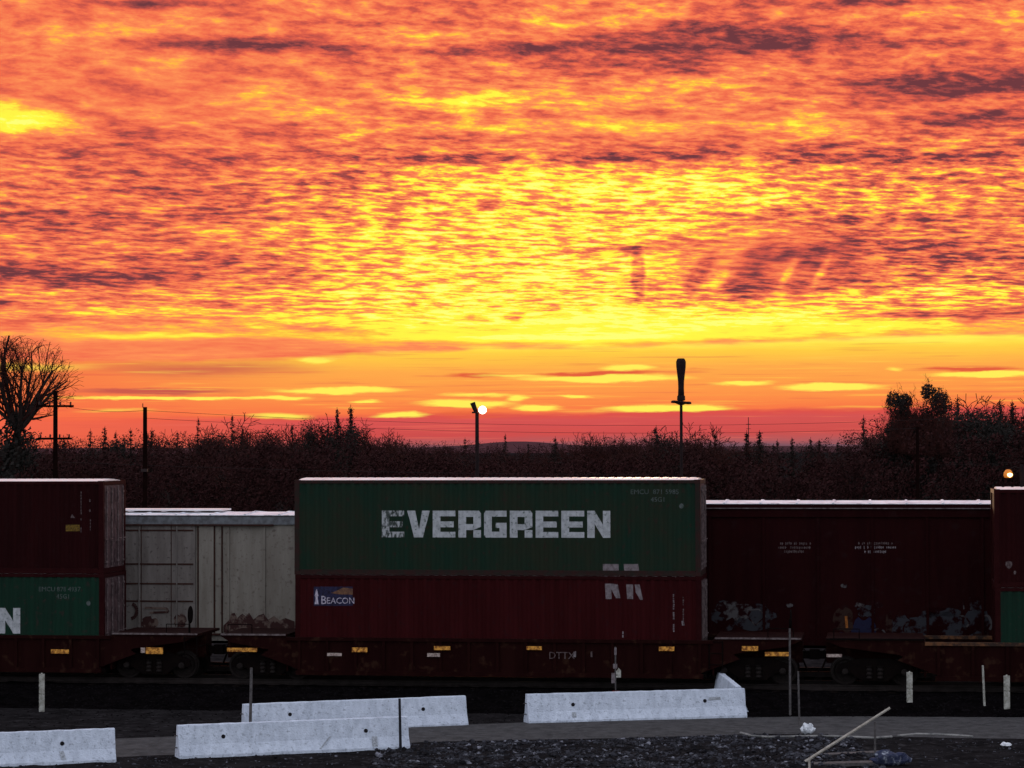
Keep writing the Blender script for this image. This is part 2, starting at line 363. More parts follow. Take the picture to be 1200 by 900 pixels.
# pale placards and daubed marks
def zt(px, py): return ZT(px, py) - zb
fxg = lambda px: T(px) - tEc
decal('painted_patch', [[(fxg(706), zt(706, 678)), (fxg(724.5), zt(724, 678)), (fxg(724), zt(724, 661)), (fxg(705.5), zt(705, 661))], [(fxg(732), zt(732, 678)), (fxg(749.5), zt(749, 678)), (fxg(747), zt(747, 661)), (fxg(730), zt(730, 661))]], M['placard'], green_top, YW - .0, wallc)
decal('painted_patch', [[(lx(709), lz(709, 702)), (lx(716), lz(716, 702)), (lx(715), lz(715, 684)), (lx(708), lz(708, 684))], [(lx(715), lz(715, 690)), (lx(721), lz(721, 701)), (lx(726), lz(726, 701)), (lx(723), lz(723, 685)), (lx(715.2), lz(715, 684))],
      [(lx(734), lz(734, 702)), (lx(741), lz(741, 702)), (lx(741), lz(741, 685)), (lx(733), lz(733, 685))], [(lx(744), lz(744, 694)), (lx(749), lz(749, 703)), (lx(752.5), lz(752, 703)), (lx(748.5), lz(748, 685)), (lx(743), lz(743, 685))]], M['placard'], red_low, YW, wallc)
def groups(ps, gap=.12):
    gs = []
    for p in ps:
        bb = (min(x for x, z in p) - gap, max(x for x, z in p) + gap, min(z for x, z in p) - gap, max(z for x, z in p) + gap)
        hit = [g for g in gs if not (g[0][0] > bb[1] or g[0][1] < bb[0] or g[0][2] > bb[3] or g[0][3] < bb[2])]
        ng = [bb, [p]]
        for g in hit:
            gs.remove(g); ng[1] = g[1] + ng[1]; ng[0] = (min(ng[0][0], g[0][0]), max(ng[0][1], g[0][1]), min(ng[0][2], g[0][2]), max(ng[0][3], g[0][3]))
        gs.append(ng)
    return [g[1] for g in gs]
def vmarks(root, fx, fz, px, y0, y1, w=1.6, mt=None, seed=1, n=16):
    r = random.Random(seed); ps = []; s = (y1 - y0) / n
    for i in range(n):
        if r.random() < .25: continue
        a = y0 + i * s; ps.append(rect(px, px + w * r.uniform(.6, 1), a, a + s * r.uniform(.5, .85), fx, fz))
    decal('stencil', ps, mt or M['stencil'], root, YW, wallc)
vmarks(red_low, lx, lz, 787.5, 694, 741, 2, M['placard'], 3, 20)
vmarks(red_low, lx, lz, 799, 694, 733, 1.5, M['stencil'], 4, 14)
decal('stencil', [[(lx(798), lz(798, 733)), (lx(801), lz(801, 733)), (lx(800), lz(800, 727)), (lx(797.5), lz(797, 728))]], M['placard'], red_low, YW, wallc)
vmarks(red_low, lx, lz, 728, 740, 748, 2, M['placard'], 5, 2)
tMl = tL + CL / 2
fxm = lambda px: T(px) - tMl
fzm = lambda px, py: ZT(px, py) - zb
decal('yellow_label', [rect(77, 93, 615, 622.5, fxm, fzm)], M['yellowlab'], maroon_left, YW, wallc)
decal('stencil', [[(fxm(82), fzm(82, 607)), (fxm(88), fzm(88, 607)), (fxm(84), fzm(84, 602.5))]], M['stencil'], maroon_left, YW, wallc)
vmarks(maroon_left, fxm, fzm, 94, 576, 625, 1.6, M['stencil'], 6, 14)
vmarks(maroon_left, fxm, fzm, 104, 581, 601, 3, M['stencil'], 8, 5)
vmarks(maroon_left, fxm, fzm, 105, 609, 623, 2, M['stencil'], 9, 4)
tMr = tR + CL / 2
fxr = lambda px: T(px) - tMr
fzr = lambda px, py: ZT(px, py) - (Z1 + 2.61)
decal('paint_spot', [[(fxr(1181) + .1 * math.cos(a) * (1 + .3 * math.sin(3 * a)), fzr(1181, 662) + .12 * math.sin(a)) for a in [i * .785 for i in range(8)]], [(fxr(1188) + .04 * math.cos(a), fzr(1188, 671) + .06 * math.sin(a)) for a in [i * 1.047 for i in range(6)]]], M['stencil'], maroon_right, YW, wallc)

# ------------------------------------------------------------------ trucks (bogies)
def truck(parent, x, y, z, gauge=1.5, wb=1.75):
    """part truck (bolster) > side frames, wheels, axles; z = rail top in the parent's frame"""
    r = .42
    tr = MB().box(-.2, .2, -.98, .98, z + .38, z + .72); tr.lathe([(.25, z + .72), (.25, z + .80)], 12)
    tr = tr.build('truck', M['blacksteel'], parent, loc=(x, y, 0))
    for s in (-1, 1):
        yy = s * 1.02
        pr = [(-wb / 2 - .28, z + .38), (-wb / 2 - .22, z + .62), (-.45, z + .82), (.45, z + .82), (wb / 2 + .22, z + .62), (wb / 2 + .28, z + .38), (wb / 2 - .2, z + .36), (.38, z + .16), (-.38, z + .16), (-wb / 2 + .2, z + .36)]
        MB().prism_y(pr, yy - .07, yy + .07).build('side_frame', M['blacksteel'], tr)
        sp = MB()
        for k in (-.16, .16): sp.lathe([(.1, z + .24), (.07, z + .3), (.1, z + .36), (.07, z + .42), (.1, z + .48), (.07, z + .54), (.1, z + .6)], 10, c=(k, yy - s * 0.0 + s * .09, 0))
        sp.build('spring', M['wheelsteel'], tr)
        for k in (-1, 1):
            cap = MB().lathe([(.10, yy + s * .07), (.10, yy + s * .15), (.06, yy + s * .17)], 10, 'Y', (k * wb / 2, 0, z + r)); cap.build('axle_cap', M['wheelsteel'], tr)
    for k in (-1, 1):
        MB().tube((k * wb / 2, -.95, z + r), (k * wb / 2, .95, z + r), .07, n=10).build('axle', M['wheelsteel'], tr)
        for s in (-1, 1):
            w = MB(); yy = s * gauge / 2
            w.lathe([(.08, yy - s * .05), (.3, yy - s * .04), (.36, yy - s * .07), (r + .03, yy - s * .07), (r + .03, yy - s * .04), (r, yy - s * .03), (r - .01, yy + s * .07), (.36, yy + s * .07), (.3, yy + s * .02), (.14, yy + s * .02), (.12, yy + s * .08), (.08, yy + s * .08)], 24, 'Y', (k * wb / 2, 0, z + r))
            w.build('wheel', M['wheelsteel'], tr)
    return tr

# ------------------------------------------------------------------ well cars
def ladder(parent, x, y0, z0, z1, w=.4, mt=None, name='ladder'):
    l = MB()
    for s in (-1, 1): l.tube((x + s * w / 2, y0, z0), (x + s * w / 2, y0, z1), .016, n=6)
    z = z0 + .12
    while z < z1: l.tube((x - w / 2, y0, z), (x + w / 2, y0, z), .012, n=6); z += .34
    return l.build(name, mt or M['blacksteel'], parent)
def wellcar(label, t0, t1, tw0, tw1, ledge='greyledge', chord='wellsteel', refl=(), seed=0):
    """t0..t1 whole car, tw0..tw1 the well; origin on the ground under the car centre"""
    tc = (t0 + t1) / 2; root = thing('well_car', label, 'rail car', W(tc, CW / 2, 0), -TA, 'well cars of the near train')
    a, b, p, q = t0 - tc, t1 - tc, tw0 - tc, tw1 - tc; z = RAILZ; zs = z + 1.34; zd = z + 1.43
    YO = 1.40
    for s in (-1, 1):
        sd = MB()
        y0, y1 = sorted((s * (YO - .06), s * (YO - .035)))
        sd.prism_y([(p - .9, zs - .55), (p - .1, zs - .01), (q + .1, zs - .01), (q + .9, zs - .55), (q - .6, z + .24), (p + .6, z + .24)], y0, y1)
        n = 15
        for i in range(n):                                                # side posts
            x = p + .3 + i * (q - p - .6) / (n - 1); ya, yb = sorted((s * (YO - .035), s * (YO + .02)))
            sd.box(x - .045, x + .045, ya, yb, z + .34, zs - .10)
        ya, yb = sorted((s * (YO - .10), s * (YO + .03))); sd.box(p + .2, q - .2, ya, yb, z + .20, z + .335)
        sd.build('side_sill', M['wellsteel'], root)
        ya, yb = sorted((s * (YO - .12), s * (YO + .035))); MB().box(p - .1, q + .1, ya, yb, zs - .098, zs).build('top_chord', M[chord], root)
    fl = MB()
    for i in range(9):
        x = p + .2 + i * (q - p - .4) / 8; fl.box(x - .1, x + .1, -YO + .1, YO - .1, z + .2, z + .32)
    fl.build('well_floor_beam', M['blacksteel'], root)
    for e, (x0, x1) in (( -1, (a, p - .12)), (1, (q + .12, b))):
        out, inn = (x0, x1) if e < 0 else (x1, x0)
        pl = MB()
        pl.box(x0 + .02, x1, -1.36, 1.36, zd - .09, zd - .012)                                # deck plate
        pl.box(min(out, inn), max(out, inn), -.35, .35, z + .62, zd - .092)                    # centre sill
        for s in (-1, 1):                                                                      # sloping side webs
            ya, yb = sorted((s * 1.30, s * 1.345))
            pl.prism_y([(inn, zd - .092), (inn, z + .55), (inn + (out - inn) * .25, z + .95), (out + (inn - out) * .16, zd - .26), (out + (inn - out) * .02, zd - .092)], ya, yb)
        pl.box(min(inn, inn - e * .05) , max(inn, inn - e * .05), -1.3, 1.3, z + .3, zd - .092)
        pl = pl.build('end_platform', M['wellsteel'], root)
        MB().box(x0 + .03, x1 - .01, -1.395, -1.362, zd - .045, zd + .005).build('edge_highlight', M[ledge], pl)  # pale strip painted as the highlight along the deck edge
        h = MB()                                                                               # grab rails and uncoupling lever
        h.path([(out - e * .25, -1.33, zd), (out - e * .25, -1.33, zd + .0 + .28), (out - e * 1.0, -1.33, zd + .28), (out - e * 1.0, -1.33, zd)], .014)
        h.path([(out + e * .02, -1.3, zd - .4), (out + e * .02, -.2, zd - .4), (out + e * .1, -.1, zd - .5)], .014)
        h.build('grab_rail', M['blacksteel'], root)
        cp = MB().box(min(out, out + e * .30), max(out, out + e * .30), -.09, .09, z + .72, z + .95)
        cp.box(min(out + e * .2, out + e * .36), max(out + e * .2, out + e * .36), -.16, .12, z + .70, z + 1.0)
        cp.build('coupler', M['blacksteel'], root)
        truck(root, out - e * 1.45, 0, z)
        MB().path([(out, -.5, z + .75), (out + e * .12, -.48, z + .45), (out + e * .25, -.42, z + .38)], .03).build('brake_hose', M['blacksteel'], root)
    for s in (1,):
        MB().lathe([(.26, 0), (.28, .02), (.26, .04)], 20, 'X', (b - .35, -1.0, zd + .55)).build('brake_wheel', M['blacksteel'], root)
        MB().tube((b - .37, -1.0, zd), (b - .37, -1.0, zd + .55), .02).build('brake_staff', M['blacksteel'], root)
    YR = -YO - .042
    for (px0, px1, py, h, mt) in refl:
        off = YR + CW / 2
        x0 = Tf(px0, off) - tc; x1 = Tf(px1, off) - tc; zc = ZT((px0 + px1) / 2, py, off)
        r = MB().box(x0, x1, YR, YR + .012, zc - h / 2, zc + h / 2).build('reflector', M[mt], root)
    return root, tc
Ar, Aw = 'reflector', 'reflectorw'
tAB, tBC = T(246), T(952)
wcA, tA_ = wellcar('brown well car under the left container stack', T(121) - CL - 2.9, tAB - .35, T(121) - CL - .25, T(128), refl=[(60, 81, 763.5, .13, Ar), (165, 170, 762, .16, Aw), (171, 191, 762.5, .2, Ar), (-60, -40, 763, .13, Ar)])
wcB, tB_ = wellcar('long brown well car under the middle container stack', tAB + .35, tBC - .35, tE - .12, T(829) + .05,
    refl=[(266, 301, 761.5, .12, Ar), (383, 400, 767, .09, Aw), (412, 430, 761.5, .14, Ar), (508, 527, 759.5, .12, Ar), (500, 515, 767.5, .11, Aw), (616, 634, 759.5, .11, Ar), (771, 789, 760.3, .13, Ar), (868, 887, 760, .14, Ar), (895, 925, 766.5, .12, Ar)])
wcC, tC_ = wellcar('brown well car with rusty top ledge at the right edge', tBC + .35, T(1164) + CL + 2.9, T(1086), T(1164) + CL + .25, ledge='blacksteel', chord='rustledge', refl=[(967, 985, 768.3, .09, Aw), (1120, 1138, 775, .0, Aw)][:1])
# faint reporting marks on the middle well car
off = -.195
decal('stencil', None, M['stencil'], wcB, -1.40 - .022, None, bm_in=textbm('DTTX', .30, T(643) - tB_, ZT(650, 772, off)))
for px, w_, mk in ((672, 3, 'placard'), (692, 2, 'stencil')):
    decal('stencil', [[(T(px) - tB_, ZT(px, 770, off)), (T(px + w_) - tB_, ZT(px, 770, off)), (T(px + w_) - tB_, ZT(px, 763, off)), (T(px) - tB_, ZT(px, 764, off))]], M[mk], wcB, -1.422)
ladder(wcB, T(838) - tB_, -1.39, RAILZ + .5, RAILZ + 1.34)
ladder(wcA, T(225) - tA_, -1.39, RAILZ + .5, RAILZ + 1.34)

# ------------------------------------------------------------------ boxcars on the far track
OFFC = CW / 2 + 4.6; BW = 1.53; OFFN = OFFC - BW
def boxcar(label, t0, t1, zeave, body, roofm, door, chordm, panels=True, rib=.62, fascia=0):
    tc = (t0 + t1) / 2; root = thing('boxcar', label, 'rail car', W(tc, OFFC, 0), -TA, 'boxcars on the far track')
    a, b = t0 - tc, t1 - tc; z0 = RAILZ + 1.0
    MB().box(a, b, -BW + .05, BW - .05, z0, zeave - .02).build('body', body, root)
    rbs = {(p_, q_): MB() for p_ in (-1, 1) for q_ in (0, 1)}; x = a + .1
    while x < b:
        if not (door and door[0] - tc - .1 < x < door[1] - tc + .1):
            for s in (-1, 1):
                ya, yb = sorted((s * (BW - .05), s * BW)); rbs[(s, 1 if (door and x > door[1] - tc) else 0)].box(x - .04, x + .04, ya, yb, z0 + .121, zeave - .30)
        x += rib
    for q_ in rbs.values():
        if q_.v: q_.build('side_post', body, root)
    for s in (-1, 1):
        ya, yb = sorted((s * (BW - .05), s * (BW + .015)))
        MB().box(a + .01, b - .01, ya, yb, zeave - .29, zeave - .03).build('top_chord', chordm, root)
        MB().box(a + .01, b - .01, ya, yb, z0 - .12, z0 + .12).build('side_sill', body, root)
    if fascia:
        for s in (-1, 1):
            ya, yb = sorted((s * (BW - .1), s * (BW + .03))); MB().box(a + .005, b - .005, ya, yb, zeave - .028, zeave + fascia).build('fascia', body, root)
    ze = zeave + fascia; rf = MB(); x = a; k = 0
    while x < b - .05:                                                    # roof panels with raised seams
        x1 = min(x + 1.14, b)
        prof = lambda d: [(-BW - .04, ze - .02 + .022), (BW + .04, ze + .002), (BW + .04, ze + .02 + d), (BW * .93, ze + .03 + d), (.0, ze + .09 + d), (-BW * .93, ze + .03 + d), (-BW - .04, ze + .02 + d)]
        rf.prism(prof(0), x, x1 - .07); rf.prism(prof(.028), x1 - .07, x1); x = x1
    rf.build('roof', roofm, root)
    if door:
        d0, d1 = door[0] - tc, door[1] - tc
        dd = MB().box(d0, d1, -BW - .03, -BW + .049, z0 + .18, zeave - .31)
        dd = dd.build('door', M['whitedoor'] if panels else body, root)
        if panels:
            g = MB()
            for py in (621.5, 661, 684, 704.5):
                zz = ZT(190, py, OFFN); g.box(d0 + .08, d1 - .06, -BW - .045, -BW - .031, zz - .025, zz + .025)
            for px in (166, 201): xx = Tf(px, OFFN) - tc; g.box(xx - .012, xx + .012, -BW - .041, -BW - .031, z0 + .2, zeave - .32)
            g.build('door_rib', M['rust'], dd)
            MB().tube((d0 + .6, -BW - .09, z0 + .2), (d0 + .6, -BW - .09, zeave - .35), .02).build('lock_rod', M['whitedoor'], dd)
            MB().tube((d1 - .6, -BW - .09, z0 + .2), (d1 - .6, -BW - .09, zeave - .35), .02).build('lock_rod', M['whitedoor'], dd)
        tk = MB().box(d0 - .3, d1 + 2.6, -BW - .10, -BW - .017, z0 + .06, z0 + .12); tk.box(d0 - .3, d1 + 2.6, -BW - .09, -BW - .017, zeave - .33, zeave - .28)
        tk.build('door_track', M['rust'] if panels else body, root)
    for x in (a + 1.7, b - 1.7): truck(root, x, 0, RAILZ)
    for e, x in ((-1, a), (1, b)):
        MB().box(min(x, x + e * .5), max(x, x + e * .5), -.1, .1, RAILZ + .72, RAILZ + .95).build('coupler', M['blacksteel'], root)
        ladder(root, x - e * .35, -BW - .06, z0 - .3, zeave - .4)
    MB().box(a + .3, b - .3, -.3, .3, RAILZ + .7, z0 - .001).build('centre_sill', M['blacksteel'], root)
    return root, tc
zw = ZT(250, 606, OFFN)
tw = Tf(148, OFFN)
wb_, twc = boxcar('dirty white boxcar seen through the gap beside the left stack', tw - 7.4, tw + 9.4, zw + .05, M['whitecar'], M['galv'], (Tf(143, OFFN), Tf(229, OFFN)), M['topchord'], rib=1.19)
fxw = lambda px: Tf(px, OFFN) - twc
fzw = lambda px, py: ZT(px, py, OFFN)
YB = -BW - .0
seam = MB()
for px in (251, 260, 232): seam.box(fxw(px) - .02, fxw(px) + .02, -BW - .012, -BW + .049, RAILZ + 1.13, zw - .3)
seam.build('rusty_seam', M['rust'], wb_)
ov = MB().box(fxw(232) + .03, fxw(250.5), -BW - .008, -BW + .048, RAILZ + 1.121, zw - .26); ov.build('side_panel', M['whitecar'], wb_)
MB().box(fxw(60), fxw(252), -.6, .6, zw + .18, zw + .235).build('roof_hatch_strip', M['roofpaint'], wb_)
def blob(fx, fz, px0, px1, py0, py1, seed, n=22, jag=.25):
    r = random.Random(seed); cx, cy = (px0 + px1) / 2, (py0 + py1) / 2; rx, ry = (px1 - px0) / 2, (py1 - py0) / 2
    out = []
    for i in range(n):
        a = -2 * math.pi * i / n; c, s = math.cos(a), math.sin(a)
        k = (1 + r.uniform(-jag, jag)) / max(abs(c) ** 1, abs(s) ** 1) ** .6
        px, py = cx + rx * c * min(k, 1.05), cy + ry * s * min(k, 1.05); out.append((fx(px), fz(px, py)))
    return out
def stroke(fx, fz, pts, w):
    ps = []
    for (x0, y0), (x1, y1) in zip(pts[:-1], pts[1:]):
        d = math.hypot(x1 - x0, y1 - y0) or 1; nx, ny = -(y1 - y0) / d * w / 2, (x1 - x0) / d * w / 2
        q = [(x0 + nx, y0 + ny), (x1 + nx, y1 + ny), (x1 - nx, y1 - ny), (x0 - nx, y0 - ny)]
        ps.append([(fx(x), fz(x, y)) for x, y in q])
    return ps
def arc(cx, cy, rx, ry, a0, a1, n=10): return [(cx + rx * math.cos(R(a0 + (a1 - a0) * i / n)), cy + ry * math.sin(R(a0 + (a1 - a0) * i / n))) for i in range(n + 1)]
# dark tags low on the white car
jag = [(262, 741), (262, 733), (268, 727), (271, 719), (275, 718), (278, 724), (284, 719), (288, 722), (292, 718), (297, 726), (303, 721), (309, 719), (314, 726), (321, 722), (328, 727), (334, 724), (345, 728), (345, 741)]
decal('graffiti', [[(fxw(x), fzw(x, y)) for x, y in jag]], M['gdark'], wb_, YB - .014)
for g_ in groups(stroke(fxw, fzw, arc(153, 716, 8, 9, -70, 80), 4) + stroke(fxw, fzw, [(170, 712), (196, 713), (198, 717), (176, 718)], 2.5), .02): decal('graffiti', g_, M['gdark'], wb_, YB - .05)
for g_ in groups([blob(fxw, fzw, 204, 219, 719, 736, 5), blob(fxw, fzw, 166, 186, 722, 737, 6, jag=.4)], .02): decal('graffiti', g_, M['gdark'], wb_, YB - .046)

zr = ZT(1000, 597, OFFN)
tr0 = Tf(640, OFFN)
rb_, trc = boxcar('dark oxide red boxcar with graffiti along its lower side', tr0, tr0 + 18.5, zr + .05, M['boxred'], M['galv'], None, M['boxred'], panels=False, rib=1.7, fascia=.115)
MB().box(-9.2, 9.2, -BW - .075, -BW - .041, zr + .02, zr + .05).build('eave_strip', M['greyledge'], rb_)
fxb = lambda px: Tf(px, OFFN) - trc
fzb = lambda px, py: ZT(px, py, OFFN)
YG = -BW + .05
def words(px0, px1, py, h, seed, bright='stencil'):
    r = random.Random(seed); ps = []; x = px0
    while x < px1:
        if r.random() < .16: x += 2.2; continue
        a = r.uniform(0, .25); ps.append(rect(x, x + 1.0, py + h * a, py + h * r.uniform(.75, 1), fxb, fzb))
        if r.random() < .5: ps.append(rect(x + 1.0, x + 1.6, py + h * .35, py + h * .6, fxb, fzb))
        x += 2.0
    decal('stencil', ps, M[bright], rb_, YG)
words(911, 949, 635, 4, 1); words(911, 948, 640, 3.5, 2); words(918, 942, 644.5, 4, 3)
words(1005, 1044, 635, 3.6, 4); words(1001, 1048, 639.6, 4, 5, 'placard'); words(1012, 1039, 644.6, 4, 6, 'placard')
g = lambda *a, **k: decal('graffiti', *a, **k)
def gr(ps, mt, k=0):
    for g_ in groups(ps, .02): decal('graffiti', g_, M[mt], rb_, YG - .004 * k)
gr([blob(fxb, fzb, 832, 866, 704, 739, 1), blob(fxb, fzb, 858, 908, 708, 739, 2)], 'ggrey')
gr([blob(fxb, fzb, 838, 880, 703, 728, 12, jag=.4)], 'gpale', 1)
gr(stroke(fxb, fzb, [(868, 716), (888, 714), (896, 722), (884, 733), (874, 722)], 1.6), 'gpale', 2)
gr([blob(fxb, fzb, 996, 1026, 722, 765, 3), blob(fxb, fzb, 974, 998, 741, 758, 4)], 'gblue')
gr([blob(fxb, fzb, 1003, 1024, 708, 724, 13), blob(fxb, fzb, 1042, 1066, 720, 750, 7), blob(fxb, fzb, 1128, 1160, 712, 752, 8)], 'ggrey')
gr(stroke(fxb, fzb, [(1085, 722), (1098, 720), (1118, 720), (1130, 723), (1135, 730), (1128, 738)], 2), 'gpale', 1)
gr(stroke(fxb, fzb, arc(1064, 738, 7, 9, 100, 260), 2) + stroke(fxb, fzb, arc(1028, 744, 8, 7, -160, 150), 2), 'gpale', 2)
gr(stroke(fxb, fzb, [(1150, 722), (1157, 722), (1161, 732), (1158, 738)], 3) + stroke(fxb, fzb, [(1127, 702), (1128, 714)], 1.5) + stroke(fxb, fzb, [(1135, 700), (1136, 715)], 1.5) + stroke(fxb, fzb, [(1142, 702), (1143, 714)], 1.5), 'gpale', 2)
gr([blob(fxb, fzb, 1000, 1012, 706, 713, 21), blob(fxb, fzb, 1024, 1034, 706, 712, 22), blob(fxb, fzb, 920, 928, 707, 712, 23), blob(fxb, fzb, 984, 992, 684, 689, 24)], 'gpale', 1)
gr([blob(fxb, fzb, 1036, 1044, 718, 748, 25), blob(fxb, fzb, 1085, 1105, 742, 755, 26), blob(fxb, fzb, 1136, 1160, 742, 753, 27), blob(fxb, fzb, 1020, 1060, 740, 757, 31), blob(fxb, fzb, 975, 1000, 712, 742, 32)], 'gbrown', 1)
gr([blob(fxb, fzb, 1090, 1095, 735, 744, 28)] + stroke(fxb, fzb, [(990, 722), (991, 736)], 3), 'gorange', 2)
gr([blob(fxb, fzb, 1060, 1130, 716, 754, 29, jag=.35), blob(fxb, fzb, 1136, 1150, 700, 718, 33, jag=.4), blob(fxb, fzb, 1078, 1124, 712, 724, 34, jag=.4)], 'ggrey', 3)

# ------------------------------------------------------------------ ground, road, track bed
def sheet(name, label_kind, mt, xs, ys, zf, warp=None):
    mb = MB(); vs = []
    for y in ys:
        for x in xs: vs.append((x, y, zf(x, y)))
    n = len(xs); mb.add(vs, [(j * n + i, j * n + i + 1, (j + 1) * n + i + 1, (j + 1) * n + i) for j in range(len(ys) - 1) for i in range(n - 1)])
    o = mb.build(name, mt, None, fix=False); o['kind'] = 'structure'; return o
def rng(a, b, s):
    n = max(1, int((b - a) / s)); return [a + (b - a) * i / n for i in range(n + 1)]
def fbm(x, y, s, o=3):
    return mnoise.fractal(Vector((x * s, y * s, 3.3)), .8, 2, o)
def trackdist(x, y): return (x * TS + (y - 80) * TC)          # offset behind the near face
def zground(x, y):
    d = trackdist(x, y)
    z = 0.0
    # foreground bank of crushed stone, lower centre and right
    if y < 75 and abs(x) < 60:
        edge = road_front(x)
        k = max(0, min(1, (edge - y) / 1.5))
        z += k * (.05 * fbm(x, y, .6) + .05 * fbm(x, y, 2.2)) - .0
    if -3.2 < d < 9 and abs(x) < 70: z = -.02
    return z
def road_front(x):     # lower edge of the asphalt strip
    pts = [(-60, 42), (-11, 66.0), (-6, 67.7), (-2.3, 69.6), (3, 70.4), (7, 71.3), (9.5, 70.6), (14, 69.8), (60, 64)]
    for (a, ya), (b, yb) in zip(pts[:-1], pts[1:]):
        if a <= x <= b: return ya + (yb - ya) * (x - a) / (b - a)
    return 70
def road_back(x):
    pts = [(-60, 48), (-11, 70.3), (-6, 72.2), (-2.3, 73.7), (3, 75.0), (9.5, 75.9), (14, 76.0), (60, 72)]
    for (a, ya), (b, yb) in zip(pts[:-1], pts[1:]):
        if a <= x <= b: return ya + (yb - ya) * (x - a) / (b - a)
    return 74
xs = [-6000, -2500, -1000, -400, -150, -60] + rng(-30, 30, .35) + [60, 150, 400, 1000, 2500, 6000]
ys = [-2000, -400, -50, 20, 45, 55] + rng(60, 80, .35) + rng(81, 100, 2) + [130, 200, 400, 900, 2000, 5000, 12000]
sheet('ground', '', M['ground'], xs, ys, zground)
mb = MB(); rx = rng(-58, 58, .5); vs = []
for x in rx:
    a, b = road_front(x) + .12 * fbm(x, 0, .9), road_back(x) + .12 * fbm(x, 9, .9)
    for k in range(7):
        y = a + (b - a) * k / 6; vs.append((x, y, .006 + .03 * min(1, min(k, 6 - k))))
mb.add(vs, [(i * 7 + k, (i + 1) * 7 + k, (i + 1) * 7 + k + 1, i * 7 + k + 1) for i in range(len(rx) - 1) for k in range(6)])
ro = mb.build('road', M['asphalt'], None, fix=False); ro['kind'] = 'structure'
mb = MB(); ts = rng(-75, 75, .3); prof = [(-3.0, -.01), (-2.4, .10), (-1.6, .36), (-1.2, .42), (.4, .44), (3.2, .44), (4.2, .40), (7.6, .43), (9.0, .1), (9.8, -.02)]
vs = []
pf = []
for (a, za), (b, zb2) in zip(prof[:-1], prof[1:]):
    n = max(1, int((b - a) / .3)); pf += [(a + (b - a) * i / n, za + (zb2 - za) * i / n) for i in range(n)]
pf.append(prof[-1]); n = len(pf)
for t in ts:
    for j, (o_, z_) in enumerate(pf):
        p = W(t, o_ - .0, 0); e = 0 if j in (0, n - 1) else 1
        vs.append((p.x, p.y, z_ + e * .035 * fbm(p.x, p.y, 2.5, 4)))
mb.add(vs, [(i * n + k, (i + 1) * n + k, (i + 1) * n + k + 1, i * n + k + 1) for i in range(len(ts) - 1) for k in range(n - 1)])
bd = mb.build('track_bed', M['ballast'], None, fix=False); bd['kind'] = 'structure'

mb = MB(); vs = []
for i in range(121):
    x = -900 + i * 15; h = 6.5 + 2 * fbm(x, 0, .004) + 6 * math.exp(-((x - 5) / 62) ** 2)
    vs += [(x, 2700, -1), (x, 2850, h * .8), (x, 3000, h), (x, 3400, -1)]
mb.add(vs, [(4 * i + k, 4 * i + 4 + k, 4 * i + 5 + k, 4 * i + 1 + k) for i in range(120) for k in range(3)])
hl = mb.build('hills', mat('hazy_hills', (.085, .035, .04), (.065, .03, .035), rough=1, scale=.02, spec=0), None, smooth=True); hl['kind'] = 'structure'  # distance haze is put into the base colour of the hills

# tracks: rails and sleepers
for nm, oc in (('near railway track of dark rails under the container train', CW / 2), ('far railway track of dark rails under the boxcars', OFFC)):
    root = thing('railway_track', nm, 'track', W(0, oc, .44), -TA)
    rp = [(-.07, 0), (-.07, .02), (-.015, .04), (-.015, .12), (-.036, .135), (-.036, .17), (.036, .17), (.036, .135), (.015, .12), (.015, .04), (.07, .02), (.07, 0)]
    for s in (-1, 1):
        MB().prism([(y + s * .755, z) for y, z in rp], -28, 28).build('rail', M['rail'], root)
    s0 = MB().box(-.115, .115, -1.3, 1.3, -.16, -.002).build('sleeper', M['sleeper'], root); s0.location.x = -27.4
    for i in range(1, 97):
        c = s0.copy(); COL.objects.link(c); c.parent = root; c.location.x = -27.4 + i * .57

# ------------------------------------------------------------------ stones
def rock(mb, p, r, rr):
    q = Matrix.Rotation(rr.uniform(0, 6.28), 3, Vector((rr.uniform(-1, 1), rr.uniform(-1, 1), rr.uniform(-1, 1) or 1)).normalized())
    base = [(1, 0, 0), (-1, 0, 0), (0, 1, 0), (0, -1, 0), (0, 0, 1), (0, 0, -1), (.7, .7, .2), (-.7, .6, -.3), (.5, -.8, .3), (-.5, -.7, -.4)]
    b = bmesh.new()
    for v in base:
        w = Vector(v).normalized() * r * rr.uniform(.6, 1.15); w.z *= .8; b.verts.new(q @ w)
    try:
        h = bmesh.ops.convex_hull(b, input=b.verts[:]); 
        for e in [x for x in h['geom_interior'] if isinstance(x, bmesh.types.BMVert)]: b.verts.remove(e)
    except Exception: pass
    b.verts.index_update(); mb.add([Vector(p) + v.co for v in b.verts], [tuple(v.index for v in f.verts) for f in b.faces]); b.free()
rk = MB(); rr = random.Random(11); cnt = 0
protos = []
for i in range(24):
    t_ = MB(); rock(t_, (0, 0, 0), 1, rr); protos.append(t_)
def scatter(mb, n, fpos, smin, smax, pw=2.5):
    for _ in range(n):
        p = fpos()
        if p is None: continue
        s = smin + (smax - smin) * rr.random() ** pw; pr = rr.choice(protos); a = rr.uniform(0, 6.28); ca, sa = math.cos(a), math.sin(a)
        mb.add([(p[0] + s * (v[0] * ca - v[1] * sa), p[1] + s * (v[0] * sa + v[1] * ca), p[2] + s * v[2] * .8) for v in pr.v], pr.f)
def pos_heap():
    x = rr.uniform(-3.5, 9); y = road_front(x) - .15 - rr.random() ** 1.1 * 7
    if y < 62: return None
    k = fbm(x, y, .5)
    if rr.random() > .75 + .5 * k: return None
    return (x, y, zground(x, y) + .0)
scatter(rk, 9000, pos_heap, .02, .105, 2.2)
def pos_all():
    x = rr.uniform(-16, 16); y = rr.uniform(61.5, road_front(x) - .1); return (x, y, zground(x, y))
